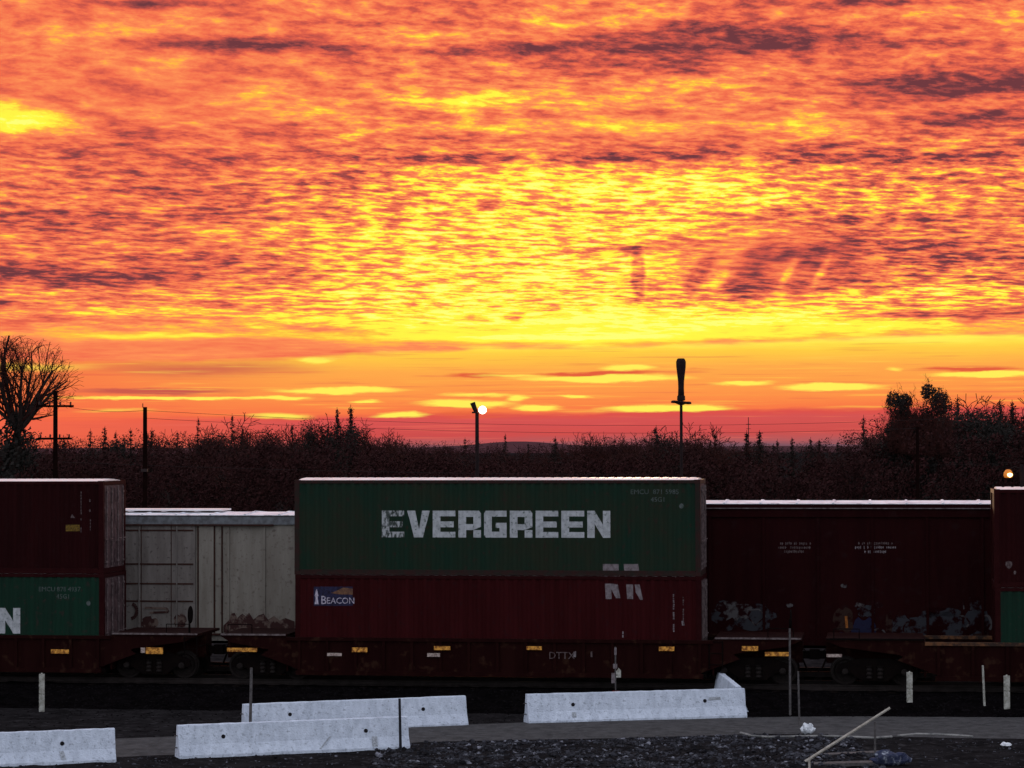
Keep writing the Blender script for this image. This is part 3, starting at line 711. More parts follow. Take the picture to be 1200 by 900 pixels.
scatter(rk, 3500, pos_all, .015, .06, 2.5)
tag(rk.build('gravel', M['stone'], None), 'crushed stone and rubble spread in front of the asphalt strip', 'gravel', kind='stuff')
bk = MB()
def pos_b():
    t = rr.uniform(-22, 22); o_ = rr.uniform(-3.1, -.3); p = W(t, o_)
    z = 0.0
    for (a, za), (b, zb2) in zip(prof[:-1], prof[1:]):
        if a <= o_ <= b: z = za + (zb2 - za) * (o_ - a) / (b - a)
    return (p.x, p.y, z)
scatter(bk, 5000, pos_b, .02, .05, 1.5)
def pos_s():
    x = rr.uniform(-17, 17); y = rr.uniform(road_back(x), 79); return (x, y, 0)
scatter(bk, 2500, pos_s, .015, .05, 2)
tag(bk.build('ballast_stones', M['stoned'], None), 'black ballast stones along the foot of the near track', 'ballast', kind='stuff')

# ------------------------------------------------------------------ concrete barriers
def barrier(label, A, B, L=None, tilt=0, zlift=0, holes=(.2, .8), marks=()):
    a, b = Vector(A), Vector(B); d = b - a; rz = math.atan2(d.y, d.x); L = L or d.length
    root = thing('concrete_barrier', label, 'barrier', (a.x, a.y, zlift), rz, 'white concrete barriers along the asphalt')
    root.rotation_euler = (0, -tilt, rz)
    # profile with many short segments so the edges are not perfect
    pr = [(-.30, 0), (-.30, .075), (-.175, .33), (-.085, .80), (-.07, .815), (.07, .815), (.085, .80), (.175, .33), (.30, .075), (.30, 0)]
    b_ = bmesh.new(); nx = 40; rows = []
    r = random.Random(hash(label) % 9999 if False else len(label) * 7 + int(a.x * 10))
    for i in range(nx + 1):
        x = L * i / nx; row = []
        for (y, z) in pr:
            j = .006 if 0 < i < nx else .003
            row.append(b_.verts.new((x + (r.uniform(-.004, .004) if i in (0, nx) else 0), y + .02 + r.uniform(-j, j), z + (r.uniform(-j, j) if z > .01 else 0))))
        rows.append(row)
    n = len(pr)
    for i in range(nx):
        for k in range(n): b_.faces.new((rows[i][k], rows[i][(k + 1) % n], rows[i + 1][(k + 1) % n], rows[i + 1][k]))
    b_.faces.new(rows[0]); b_.faces.new(rows[-1][::-1]); bmesh.ops.recalc_face_normals(b_, faces=b_.faces)
    me = bpy.data.meshes.new('body'); b_.to_mesh(me); b_.free(); me.materials.append(M['concrete'])
    o = bpy.data.objects.new('body', me); COL.objects.link(o); o.parent = root
    for h in holes:
        x = L * h; yf = -.128
        MB().lathe([(.052, yf - .012), (.052, yf + .02)], 14, 'Y', (x, 0, .50)).build('lifting_hole', M['hole'], root)  # black disc stands for the shade inside the hole
    for (x, z, w, hh, sl) in marks:
        yy = lambda z: -.30 + .02 - .012 + (.125 * (z - .075) / .255 if z < .33 else .125 + .09 * (z - .33) / .47)
        q = MB(); pts = [(x, z), (x + w, z), (x + w + sl, z + hh), (x + sl, z + hh)]
        q.add([(p, yy(zz), zz) for p, zz in pts], [(0, 1, 2, 3)]); q.build('stain', M['scuff'], root)
    for z in (.25, .55):                                                     # connector loops
        MB().path([(0, -.02, z), (-.06, -.02, z), (-.06, .06, z), (0, .06, z)], .012).build('connector_loop', M['rodgrey'], root)
    return root
def dirto(A, B, L):
    d = (Vector(B) - Vector(A)).normalized() * L; return Vector(A) + d
B2 = G(134, 892); A2 = dirto(B2, G(0, 897.5), 6.1)
barrier('white barrier cut by the left edge of the photo', A2, B2, holes=(.2, .785), marks=[(4.75, .12, .12, .2, -.05)])
barrier('long white barrier nearest the camera, overlapping the one behind', G(208, 888), G(477, 876.5), holes=(.19, .81), marks=[(3.6, .1, .05, .3, .3), (5.0, .1, .15, .25, .02)])
barrier('white barrier standing half hidden behind the nearest one', G(285, 860.5), G(545, 849.5), holes=(.2, .8))
barrier('white barrier on the right with marks near its right end', G(617, 847.5), G(872, 840), holes=(.205, .81), marks=[(1.27, .15, .12, .14, 0), (5.35, .52, .35, .08, 0)])
nA = G(873, 838.5); fB = G(836, 820.5)
pA = Vector((nA.x - .15, nA.y + .25, 0)); dd = (Vector((fB.x, fB.y, 0)) - pA)
barrier('short white barrier slanting away behind the right one', pA, pA + dd.normalized() * 3.1, tilt=R(3), holes=(.5,))

# ------------------------------------------------------------------ stakes, rods, scraps
def stake(name, label, px, ytop, ybot, w, mt, lean=0, z=0, group=None, cat='stake', round_=False, depthoff=0):
    p = G(px, ybot, z); s = p.y / F; h = (ybot - ytop) * s
    mb = MB(); r = random.Random(int(px))
    if round_: mb.tube((0, 0, -.1), (lean * h, 0, h), w / 2, w / 2 * .85, 8)
    else:
        n = 7
        for i in range(n):
            z0, z1 = -.1 + (h + .1) * i / n, -.1 + (h + .1) * (i + 1) / n; j0 = lean * z0; j1 = lean * z1
            wa = w / 2
            mb.add([(j0 - wa, -wa * .5, z0), (j0 + wa, -wa * .5, z0), (j0 + wa, wa * .5, z0), (j0 - wa, wa * .5, z0), (j1 - wa, -wa * .5, z1), (j1 + wa, -wa * .5, z1), (j1 + wa, wa * .5, z1), (j1 - wa, wa * .5, z1)],
                   [(0, 1, 5, 4), (1, 2, 6, 5), (2, 3, 7, 6), (3, 0, 4, 7)] + ([(4, 5, 6, 7)] if i == n - 1 else []))
        mb.tube((lean * h, 0, h - .01), (lean * h, 0, h + .03), wa * .5, wa * .25, 6)
    o = mb.build(name, mt, None); o.location = p; tag(o, label, cat, group); return o
stake('marker_stake', 'pale square stake left of the barriers near the track', 49, 790, 834, .155, M['stake'], group='pale marker stakes beside the track')
stake('marker_stake', 'pale stake on the right, between the two tall rods and the long pipe', 1066, 788, 828, .165, M['stake'], z=.2, group='pale marker stakes beside the track')
stake('marker_stake', 'pale stake nearest the right edge of the photo', 1180, 792, 831, .165, M['stake'], z=.19, group='pale marker stakes beside the track')
stake('survey_rod', 'thin pale rod standing left of the rightmost stake', 1154, 780, 830, .07, M['stake'], lean=-.04, z=.19, cat='rod', round_=True)
stake('survey_rod', 'thin grey rod standing behind the nearest barrier, at the left end of the rear one', 293, 783, 862, .085, M['rodgrey'], lean=.02, cat='rod', round_=True)
stake('survey_rod', 'black rod standing upright in front of two overlapping barriers', 469.5, 819, 879, .075, M['rodblack'], lean=-.02, cat='rod', round_=True)
stake('survey_rod', 'tallest thin rod, right of the slanting barrier', 926, 737, 839, .07, M['rodgrey'], cat='rod', round_=True)
stake('survey_rod', 'shorter thin rod standing beside the white scrap', 937, 787, 852, .06, M['rodgrey'], lean=-.02, cat='rod', round_=True)
stake('survey_rod', 'short pale peg that props the leaning wooden lath', 1025.5, 846, 884, .06, M['rodgrey'], cat='rod', round_=True)
stake('survey_rod', 'tiny pale peg at the low end of the leaning lath', 948.5, 890, 903, .06, M['lath'], cat='rod', round_=True)
p0 = G(942, 893.5); D = p0.y
p1 = AT(1043, 829.5, D + .1)
mb = MB(); mb.tube(p0, p1, .04, .032, 6)
tag(mb.build('wooden_lath', M['lath'], None), 'long pale wooden lath leaning over the rubble', 'lath')
def pipe_path(pts, r, name, label, cat, mt, z=.03):
    q = [G(x, y) + Vector((0, 0, z)) for x, y in pts]; mb = MB().path(q, r, 6)
    return tag(mb.build(name, mt, None), label, cat)
pipe_path([(868, 860), (880, 863.5), (900, 865), (925, 864.5), (948, 864), (975, 864), (1000, 865), (1025, 866), (1045, 864.5)], .035, 'hose', 'pale thin hose lying along the edge of the asphalt, passing under the lath', 'hose', M['pipe'])
pipe_path([(1052, 863.5), (1075, 861.5), (1100, 862), (1120, 863), (1140, 864.5)], .035, 'hose', 'short pale hose lying right of the leaning lath', 'hose', M['pipe'])
q = [G(x, y, .2) + Vector((0, 0, .03)) for x, y in [(1104, 828.5), (1130, 826.5), (1150, 827), (1173, 828.5)]]
tag(MB().path(q, .03, 6).build('pipe', M['pipe'], None), 'thin pipe lying on the ground at the foot of the pale rod', 'pipe')
def scrap(name, label, px, py, w, h, mt, seed, cat):
    r = random.Random(seed); p = G(px, py); s = p.y / F; b = bmesh.new(); bmesh.ops.create_icosphere(b, subdivisions=3, radius=1)
    for v in b.verts:
        k = 1 + .45 * mnoise.noise(v.co * 1.7 + Vector((seed, 0, 0))); v.co = Vector((v.co.x * w * s / 2 * k, v.co.y * .16 * k, max(0, v.co.z * .5 + .45) * h * s * k))
    me = bpy.data.meshes.new(name); b.to_mesh(me); b.free(); me.materials.append(mt); o = bpy.data.objects.new(name, me); COL.objects.link(o); o.location = p + Vector((0, 0, .0)); return tag(o, label, cat)
scrap('plastic_bag', 'crumpled white plastic scrap at the foot of the thin rod', 946.5, 861, 15, 14, M['bag'], 2, 'bag')
scrap('plastic_scrap', 'small white scrap on the verge near the right edge', 1179, 875, 12, 5, M['bag'], 5, 'scrap')
scrap('crumpled_tarp', 'crumpled dark blue tarp on the rubble below the lath peg', 1045, 897, 46, 18, M['tarp'], 9, 'tarp')
def slab(px, py, w, d, h, rz, label):
    p = G(px, py); b = MB().box(-w / 2, w / 2, -d / 2, d / 2, -.02, h).build('board', M['rodgrey'], None); b.location = p; b.rotation_euler = (R(3), R(-2), rz); return tag(b, label, 'board')
slab(1003, 884, 1.6, .25, .05, R(5), 'grey weathered board lying on rubble behind the tiny peg')
slab(990, 896, 1.5, .3, .06, R(-6), 'grey weathered board lying nearest the low end of the lath')

# switch stand in front of the middle container
p = W(T(727), -1.75, .24)
sw = thing('switch_stand', 'small white and red switch stand in front of the middle train car', 'switch stand', p, -TA)
MB().box(-.65, .65, -.12, .12, -.06, .05).build('base_plank', M['rodgrey'], sw)
MB().prism_y([(-.2, .05), (.2, .05), (.1, .32), (-.1, .32)], -.1, .1).build('base_casting', M['redpaint'], sw)
MB().tube((0, 0, .32), (0, 0, 1.62), .022).build('mast', M['rodgrey'], sw)
MB().box(-.12, .0, -.015, .015, .55, .85).build('target', M['placard'], sw)
MB().prism_y([(.02, .72), (.16, .72), (.16, .92), (.09, 1.0), (.02, .9)], -.015, .015).build('target', M['stake'], sw)
MB().box(-.07, .05, -.02, .02, .98, 1.12).build('target', M['placard'], sw)
MB().box(-.03, .03, -.02, .02, 1.38, 1.60).build('target', M['placard'], sw)
MB().path([(0, -.05, .2), (.3, -.15, .15), (.45, -.15, .12)], .02).build('lever', M['redpaint'], sw)

# ------------------------------------------------------------------ poles, mast, lamps, wires
def pole(label, px, ytop, D, r, arms=(), insul=True, name='utility_pole', cat='utility pole'):
    top = AT(px, ytop, D); root = thing(name, label, cat, (top.x, D, 0)); h = top.z; s = D / F
    MB().tube((0, 0, 0), (0, 0, h), r * 1.25, r, 10).build('pole', M['polewood'], root)
    for (dy, w0, w1) in arms:
        z = h - dy * s; a = MB().box(w0 * s, w1 * s, -r - .06, -r - .005, z - .05, z + .05).build('crossarm', M['polewood'], root)
        n = 4
        for i in range(n):
            x = (w0 + (w1 - w0) * (i + .3) / (n - .4)) * s; MB().lathe([(.02, z + .05), (.05, z + .09), (.03, z + .13), (.045, z + .17), (.02, z + .2)], 8, c=(x, -r - .03, 0)).build('insulator', M['insul'], root)
    return root, Vector((top.x, D, h))
pA_, tA = pole('leaning-free dark pole with two crossarms beside the big bare tree'.replace('leaning-free ', 'tall '), 65, 458, 120, .10, arms=((18, -22, 22), (56, -20, 20)))
pB_, tB = pole('plain dark pole standing left of the white boxcar roof', 170, 477, 116, .09)
MB().tube((-.1, 0, tB.z - .02), (-.1, 0, tB.z + .16), .02).build('insulator', M['insul'], pB_)
MB().box(-.16, .14, -.17, -.1, tB.z - 2.85, tB.z - 2.72).build('bracket', M['insul'], pB_)
pC_, tC = pole('dark pole in front of the tallest right-hand tree', 1075, 500, 130, .075)
def wire(label, a, b, sag, r=.008):
    pts = [a.lerp(b, i / 30) - Vector((0, 0, sag * 4 * (i / 30) * (1 - i / 30))) for i in range(31)]
    tag(MB().path(pts, r, 5).build('power_line', M['wire'], None), label, 'power line')
s_ = 120 / F
wire('upper power line from the crossarm pole to the plain pole', AT(80, 477, 120), AT(169, 481, 116), .12)
wire('lower power line from the crossarm pole to the plain pole', AT(80, 514, 120), AT(169, 520, 116), .12)
wire('upper power line crossing the whole glow from plain pole to right pole', AT(170, 481, 116), AT(1074, 492, 130), .45)
wire('lower power line crossing above the far tree tops', AT(170, 490, 116), AT(1074, 502, 130), .42)
wire('power line leaving the photo over the trees at right', AT(1074, 492, 130), AT(1290, 474, 128), .1)
wire('low power line hanging before the dark trees at right', AT(1074, 545, 130), AT(1290, 532, 128), .15)
wire('low power line hanging before the dark trees at left', AT(65, 541, 120), AT(760, 556, 124), .15)

# lit floodlight pole
D = 110; top = AT(559, 484, D)
lp = thing('floodlight_pole', 'lit white floodlight on a dark pole rising behind the middle container', 'street lamp', (top.x, D, 0))
MB().tube((0, 0, 0), (0, 0, top.z), .105, .075, 10).build('pole', M['mast'], lp)
s_ = D / F
hd = MB(); c = Vector((-3.6 * s_, 0, top.z + 6.5 * s_))
hd.tube(c + Vector((.09, .03, -.2)), c + Vector((-.06, 0, .2)), .085, .11, 10); hd.tube(c + Vector((.07, 0, -.18)), (0, 0, top.z - .02), .04, .04, 8)
hd.box(-6 * s_, -1 * s_, -.06, .02, top.z + .2 * s_ - .02, top.z + .2 * s_ + .05)
hd.build('lamp_head', M['mast'], lp)
lit = MB(); c = Vector((6.5 * s_, -.1, top.z + 3.5 * s_))
lit.tube((0, 0, top.z - .05), c + Vector((-.1, .25, 0)), .03, .03, 8); lit.lathe([(.09, .28), (.17, .12), (.185, .0)], 20, 'Y', tuple(c))
lh = lit.build('lamp_head', M['mast'], lp)
MB().lathe([(.17, .004), (.17, -.02), (.145, -.06), (.09, -.09), (.03, -.10)], 24, 'Y', tuple(c)).build('lamp_lens', M['lampwhite'], lh, smooth=True)

D = 98; c = AT(1181.5, 555.5, D); s_ = D / F
al = thing('street_lamp', 'small lit amber lamp above the right container stack', 'street lamp', (c.x + .5, D, 0))
MB().tube((0, 0, 0), (0, 0, c.z + .35), .09, .07, 10).build('pole', M['mast'], al)
MB().path([(0, 0, c.z + .2), (-.25, 0, c.z + .27), (-.5, 0, c.z + .17)], .025).build('arm', M['mast'], al)
sh = MB().lathe([(.04, .17), (.10, .15), (.165, .04), (.175, -.05), (.15, -.12), (.11, -.14)], 20, 'Z', (-.5, 0, c.z)).build('lamp_halo', M['lamphalo'], al, smooth=True)  # glowing shell stands in for the halo around the amber lamp
MB().lathe([(.02, -.085), (.075, -.05), (.105, 0), (.085, .045), (.02, .07)], 20, 'Z', (-.47, -.17, c.z - .03)).build('bulb', M['lampamber'], sh, smooth=True)

# mast with club-shaped head
D = 120; s_ = D / F; top = AT(798, 420, D)
ms = thing('antenna_mast', 'dark mast with a club-shaped head above a small ring platform', 'mast', (top.x, D, 0))
zz = lambda y: top.z - (y - 420) * s_
MB().tube((0, 0, 0), (0, 0, zz(473)), .085, .065, 10).build('pole', M['mast'], ms)
MB().lathe([(3.8 * s_, zz(465)), (3.4 * s_, zz(455)), (3.6 * s_, zz(447)), (4.4 * s_, zz(440)), (5.6 * s_, zz(430)), (5.8 * s_, zz(424)), (4.6 * s_, zz(421)), (3.6 * s_, zz(420))], 20).build('antenna_shroud', M['mast'], ms, smooth=True)
MB().lathe([(2.6 * s_, zz(470)), (4.8 * s_, zz(469)), (4.6 * s_, zz(464)), (3.9 * s_, zz(463.6))], 16).build('collar', M['mast'], ms)
rg = MB(); n = 24
for i in range(n):
    a, b = 2 * math.pi * i / n, 2 * math.pi * (i + 1) / n; rr_ = 9 * s_
    tl = lambda t: zz(471.5) - .04 * math.cos(t - .3)
    rg.tube((rr_ * math.cos(a), rr_ * math.sin(a), tl(a)), (rr_ * math.cos(b), rr_ * math.sin(b), tl(b)), .05, .05, 6)
for i in range(4): a = i * math.pi / 2 + .4; rg.tube((0, 0, zz(475)), (9 * s_ * math.cos(a), 9 * s_ * math.sin(a), zz(471.5)), .025, .025, 6)
rg.build('ring_platform', M['mast'], ms)
for sx in (-1, 1): MB().lathe([(.03, -.06), (.13, -.05), (.15, 0), (.11, .06), (.03, .07)], 12, 'Z', (sx * 8.3 * s_, -.05, zz(471 + (1.4 if sx > 0 else 0)))).build('antenna_pod', M['mast'], ms)
D = 230; top = AT(877, 489, D)
an = thing('aerial', 'hair-thin aerial rising above the far trees right of the mast', 'aerial', (top.x, D, 0)); MB().tube((0, 0, 0), (0, 0, top.z), .07, .03, 6).build('pole', M['wire'], an)
for k in (.6, 1.0): MB().tube((-.2, 0, top.z - k), (.2, 0, top.z - k), .02).build('crossbar', M['wire'], an)

# ------------------------------------------------------------------ trees
def leafquad(mb, p, s, r):
    n = Vector((r.gauss(0, 1), r.gauss(0, 1), r.gauss(0, 1))).normalized(); u = n.orthogonal().normalized(); v = n.cross(u)
    a = r.uniform(.5, 1.2)
    mb.add([p + u * s, p + v * s * a * .6, p - u * s * .9, p - v * s * a * .6], [(0, 1, 2, 3)])
def bare_tree(H, spread, seed, levels=5, trunkh=.22, r0=.16, dense=1.0, ang=(.35, .75), twigr=.010, leaves=0, bias=None):
    """returns (trunk MB, crown MB) in metres"""
    r = random.Random(seed); tm, cm = MB(), MB(); lv = []
    def grow(p, d, L, rad, k):
        n = 3; q = p; dd = d.copy()
        for i in range(n):
            dd = (dd + Vector((r.gauss(0, .12 + .03 * k), r.gauss(0, .12 + .03 * k), r.gauss(.03, .08 + .02 * k)))).normalized(); q2 = q + dd * L / n
            ra = rad * (1 - .4 * i / n); rb = rad * (1 - .4 * (i + 1) / n)
            (tm if k <= 1 else cm).tube(q, q2, max(ra, twigr), max(rb, twigr), 6 if k <= 2 else 3, cap=False)
            if k >= 3 and leaves and r.random() < leaves: lv.append(q2)
            if k >= 2 and i < n - 1 and k < levels and r.random() < .7 * dense:
                ax = dd.orthogonal(); ax.rotate(Matrix.Rotation(r.uniform(0, 6.28), 3, dd)); e = (dd * math.cos(.8) + ax * math.sin(.8)).normalized()
                grow(q2, e, L * .55, rad * .45, k + 1)
            q = q2
        if k >= levels: return
        nb = 3 if (k < 2 or r.random() < .5 * dense) else 2
        ph = r.uniform(0, 6.28)
        for i in range(nb):
            a = r.uniform(*ang) * (1.15 if k == 0 else 1); ax = dd.orthogonal().normalized(); ax.rotate(Matrix.Rotation(ph + i * 6.28 / nb + r.uniform(-.4, .4), 3, dd))
            e = (dd * math.cos(a) + ax * math.sin(a)); e.x *= spread; e.y *= spread; e.z += .08; e.normalize()
            grow(q, e, L * r.uniform(.66, .85), rad * .62, k + 1)
    t0 = H * trunkh; grow(Vector((0, 0, 0)), Vector((0, 0, 1)), t0, r0, 0)
    for p in lv:
        for _ in range(2): leafquad(cm, p + Vector((r.gauss(0, .08), r.gauss(0, .08), r.gauss(0, .08))), r.uniform(.04, .09), r)
    mz = max(v[2] for v in cm.v); k = H / mz
    for mm in (tm, cm): mm.v = [(x * k, y * k, z * k) for x, y, z in mm.v]
    return tm, cm
def bush_tree(H, Rr, seed, n=9000, base=.12, s=.085):
    r = random.Random(seed); tm, cm = MB(), MB()
    tm.tube((0, 0, 0), (0, 0, H * .6), .13, .07, 7)
    cl = []
    for i in range(34):
        a = r.uniform(0, 6.28); zc = r.uniform(base + .1, .93); w = math.sin(math.pi * min(1, (zc - base * .5) / 1.05)) ** .6
        rr2 = r.uniform(.2, .95) * Rr * w; c = Vector((rr2 * math.cos(a), rr2 * math.sin(a), zc * H)); cl.append((c, r.uniform(.16, .34) * Rr))
        tm.tube((0, 0, max(.2, c.z - rr2 * .8 - .3)), c, .045, .015, 4, cap=False)
    for i in range(n):
        c, cr = r.choice(cl); d = Vector((r.gauss(0, 1), r.gauss(0, 1), r.gauss(0, 1))).normalized() * cr * r.random() ** .4 * 1.15
        leafquad(cm, c + d, s * r.uniform(.5, 1.2), r)
    for i in range(50):                                                     # stray shoots round the outline
        c, cr = r.choice(cl); d = Vector((r.gauss(0, .6), r.gauss(0, .6), abs(r.gauss(0, 1)))).normalized(); e = c + d * cr * r.uniform(1.1, 1.7)
        tm.tube(c, e, .014, .005, 3, cap=False); leafquad(cm, e, s * .6, r)
    k = H / max(v[2] for v in cm.v)
    cm.v = [(x, y, z * k) for x, y, z in cm.v]; tm.v = [(x, y, z * k) for x, y, z in tm.v]
    return tm, cm
def conifer(H, Rr, seed, tiers=34, s=.085, gappy=.12):
    r = random.Random(seed); tm, cm = MB(), MB(); tm.tube((0, 0, 0), (0, 0, H), .14, .015, 7)
    for k in range(tiers):
        z = H * (.12 + .87 * k / tiers); R0 = Rr * (1 - k / tiers) ** .85 * r.uniform(.75, 1.15) + .06
        for j in range(max(4, int(9 * (1 - k / tiers) + 3))):
            if r.random() < gappy: continue
            a = r.uniform(0, 6.28); L = R0 * r.uniform(.6, 1.2); d = Vector((math.cos(a), math.sin(a), r.uniform(-.35, .1)))
            p0 = Vector((0, 0, z + r.uniform(-.1, .1))); tm.tube(p0, p0 + d * L, .022, .006, 3, cap=False)
            m_ = int(9 + L * 22)
            for i in range(m_):
                q = p0 + d * L * (i + r.random()) / m_; q.z -= .06 * r.random() * L; leafquad(cm, q + Vector((r.gauss(0, .06), r.gauss(0, .06), r.gauss(0, .05))), s * r.uniform(.5, 1.1), r)
    return tm, cm
def meshof(mb, mt):
    me = bpy.data.meshes.new('foliage'); me.from_pydata(mb.v, [], mb.f); me.materials.append(mt); return me
def variants(gen, n, mk, tk):
    out = []
    for i in range(n):
        t, c = gen(i); out.append((meshof(t, M[tk]), meshof(c, M[mk])))
    return out
# all prototypes are 10 m tall
BARE = variants(lambda i: bare_tree(10, 1.25, 40 + i, levels=6, trunkh=.2, r0=.13, twigr=.012), 4, 'twig', 'bark')
BUSH = variants(lambda i: bush_tree(10, 3.3, 60 + i), 4, 'leaf', 'bark')
BUSHD = variants(lambda i: bush_tree(10, 3.0, 80 + i), 3, 'leafdark', 'bark')
CON = variants(lambda i: conifer(10, 1.9, 90 + i), 4, 'needle', 'bark')
CONS = variants(lambda i: conifer(10, 1.15, 97 + i, tiers=44, gappy=.08), 2, 'needle', 'bark')
SETS = dict(bare=(BARE, 'bare_tree', 'bare tree'), bush=(BUSH, 'broadleaf_tree', 'tree'), dark=(BUSHD, 'evergreen_tree', 'tree'), con=(CON, 'conifer', 'conifer'), slim=(CONS, 'conifer', 'conifer'))
tn = [0]
def tree(kind, px, ytop, D, label, group, wide=1.0, var=None):
    S, nm, cat = SETS[kind]; tn[0] += 1; tm, cm = S[(tn[0] if var is None else var) % len(S)]
    p = AT(px, ytop, D); h = p.z; k = h / 10
    root = thing(nm, label, cat, (p.x, D, 0), rnd.uniform(0, 6.28), group); root.scale = (k * wide, k * wide, k)
    a = bpy.data.objects.new('trunk', tm); b = bpy.data.objects.new('crown', cm)
    for o in (a, b): COL.objects.link(o); o.parent = root
    return root
# the big bare tree at left, with its ivy-clad base
def big_tree(px, ytop, D, label, seed, spread, leaves=.3, trunkh=.4, levels=7, wide=1.0, rz=0, ang=(.25, .6), r0=.3, dense=1.0, twigr=.011, crown=(10, 3, 3)):
    p = AT(px, ytop, D); tm, cm = bare_tree(p.z, spread, seed, levels=levels, trunkh=trunkh, r0=r0, leaves=leaves, ang=ang, dense=dense, twigr=twigr)
    hi = sorted(v[0] for v in cm.v if v[2] > .6 * p.z); mx_ = (hi[len(hi) // 20] + hi[-len(hi) // 20]) / 2
    zc, Rx, Rz = crown
    def squash(v):
        x, y, z = v[0] - mx_ * min(1, v[2] / (.6 * p.z)), v[1], v[2]
        rr_ = math.hypot(x, y) / Rx; zl = zc - Rz * .9
        if z < zl and rr_ > .12: z = zl + (z - zl) * max(.12, 1 - (rr_ - .12) * 6)
        dz = max(0, z - zc) / Rz; d = math.sqrt(rr_ ** 2 + dz ** 2)
        if d <= .55: return (x, y, z)
        k = (.55 + .47 * (1 - math.exp(-(d - .55) / .47))) / d; return (x * k, y * k, z if z < zc else zc + (z - zc) * k)
    for mm in (tm, cm): mm.v = [squash(v) for v in mm.v]
    mz = max(v[2] for v in cm.v); kz = (p.z - zc) / (mz - zc)
    for mm in (tm, cm): mm.v = [(x, y, z if z < zc else zc + (z - zc) * kz) for x, y, z in mm.v]
    root = thing('bare_tree', label, 'bare tree', (p.x, D, 0), rz)
    root.scale = (wide, wide, 1)
    tm.build('trunk', M['bark'], root, fix=False); cm.build('crown', M['twig'], root, fix=False)
    return root, p
def fan_tree(px, ytop, yfork, rpx, D, label, seed):
    r = random.Random(seed); s_ = D / F; p = AT(px, ytop, D); zf = p.z - (yfork - ytop) * s_; H = p.z; Rx = rpx * s_
    tm, cm = MB(), MB()
    pts = [Vector((0, 0, 0))] + [Vector((r.uniform(-.1, .1), r.uniform(-.1, .1), zf * k / 5)) for k in range(1, 6)]
    for i in range(5): tm.tube(pts[i], pts[i + 1], .34 - .03 * i, .31 - .03 * i, 9, cap=False)
    zc = zf + (H - zf) * .50
    def inside(q): return (q.x / Rx) ** 2 + (q.y / Rx) ** 2 + ((q.z - zc) / (H - zc)) ** 2
    def branch(q, d, L, rad, k):
        n = 5 if k < 2 else 3
        for i in range(n):
            d = (d + Vector((r.gauss(0, .13), r.gauss(0, .13), r.gauss(.05, .10)))).normalized(); q2 = q + d * L / n
            if inside(q2) > r.uniform(.9, 1.05) and q2.z > zf: return
            ra = max(.010, rad * (1 - .75 * i / n)); rb = max(.010, rad * (1 - .75 * (i + 1) / n))
            (tm if k == 0 else cm).tube(q, q2, ra, rb, 6 if k < 2 else 3, cap=False)
            if k < 4:
                for _ in range(2 if k == 0 else (1 if r.random() < (.95, .95, .85, .55)[k] else 0)):
                    ax = d.orthogonal().normalized(); ax.rotate(Matrix.Rotation(r.uniform(0, 6.28), 3, d)); a = r.uniform(.5, .95)
                    branch(q2, (d * math.cos(a) + ax * math.sin(a)).normalized(), L * r.uniform(.42, .6), max(rb * .5, .010), k + 1)
            q = q2
    nl = 11
    for i in range(nl):
        a = 6.28 * i / nl + r.uniform(-.2, .2); t = .15 + .85 * ((i * 5) % nl) / nl
        d = Vector((math.cos(a) * t, math.sin(a) * t, r.uniform(.75, 1.0))).normalized()
        branch(pts[-1] - Vector((0, 0, r.uniform(0, .8))), d, (H - zf) * r.uniform(.85, 1.1), r.uniform(.12, .19), 0)
    root = thing('bare_tree', label, 'bare tree', (p.x, D, 0))
    tm.build('trunk', M['bark'], root, fix=False); cm.build('crown', M['twig'], root, fix=False)
    return root, p
bt, bp_ = fan_tree(20, 392, 500, 80, 150, 'large bare spreading tree at the left edge behind the crossarm pole', 4)
r = random.Random(3); iv = MB()
for i in range(2600):
    z = r.uniform(.5, 9.6); rad = (.9 if z < 8.3 else .9 * (9.8 - z) / 1.5 + .1) * 1.1
    a = r.uniform(0, 6.28); q = rad * r.random() ** .5 * (1 + .3 * math.sin(a * 3 + z)); leafquad(iv, Vector((q * math.cos(a), q * math.sin(a), z)), .16, r)
iv.build('ivy', M['leafdark'], bt, fix=False)
rt, rp_ = big_tree(1075, 438, 150, 'tallest tree at right, twiggy on top and bushy below', 23, .95, leaves=.7, trunkh=.45, ang=(.3, .7), r0=.22, twigr=.013, levels=7, crown=(9.6, 2.2, 2.5), wide=1.0)
iv = MB(); H_ = rp_.z; r = random.Random(8)
_t, iv = bush_tree(H_ * .955, 2.05, 33, n=14000, base=.3, s=.085)
iv.build('evergreen_growth', M['leafdark'], rt, fix=False)

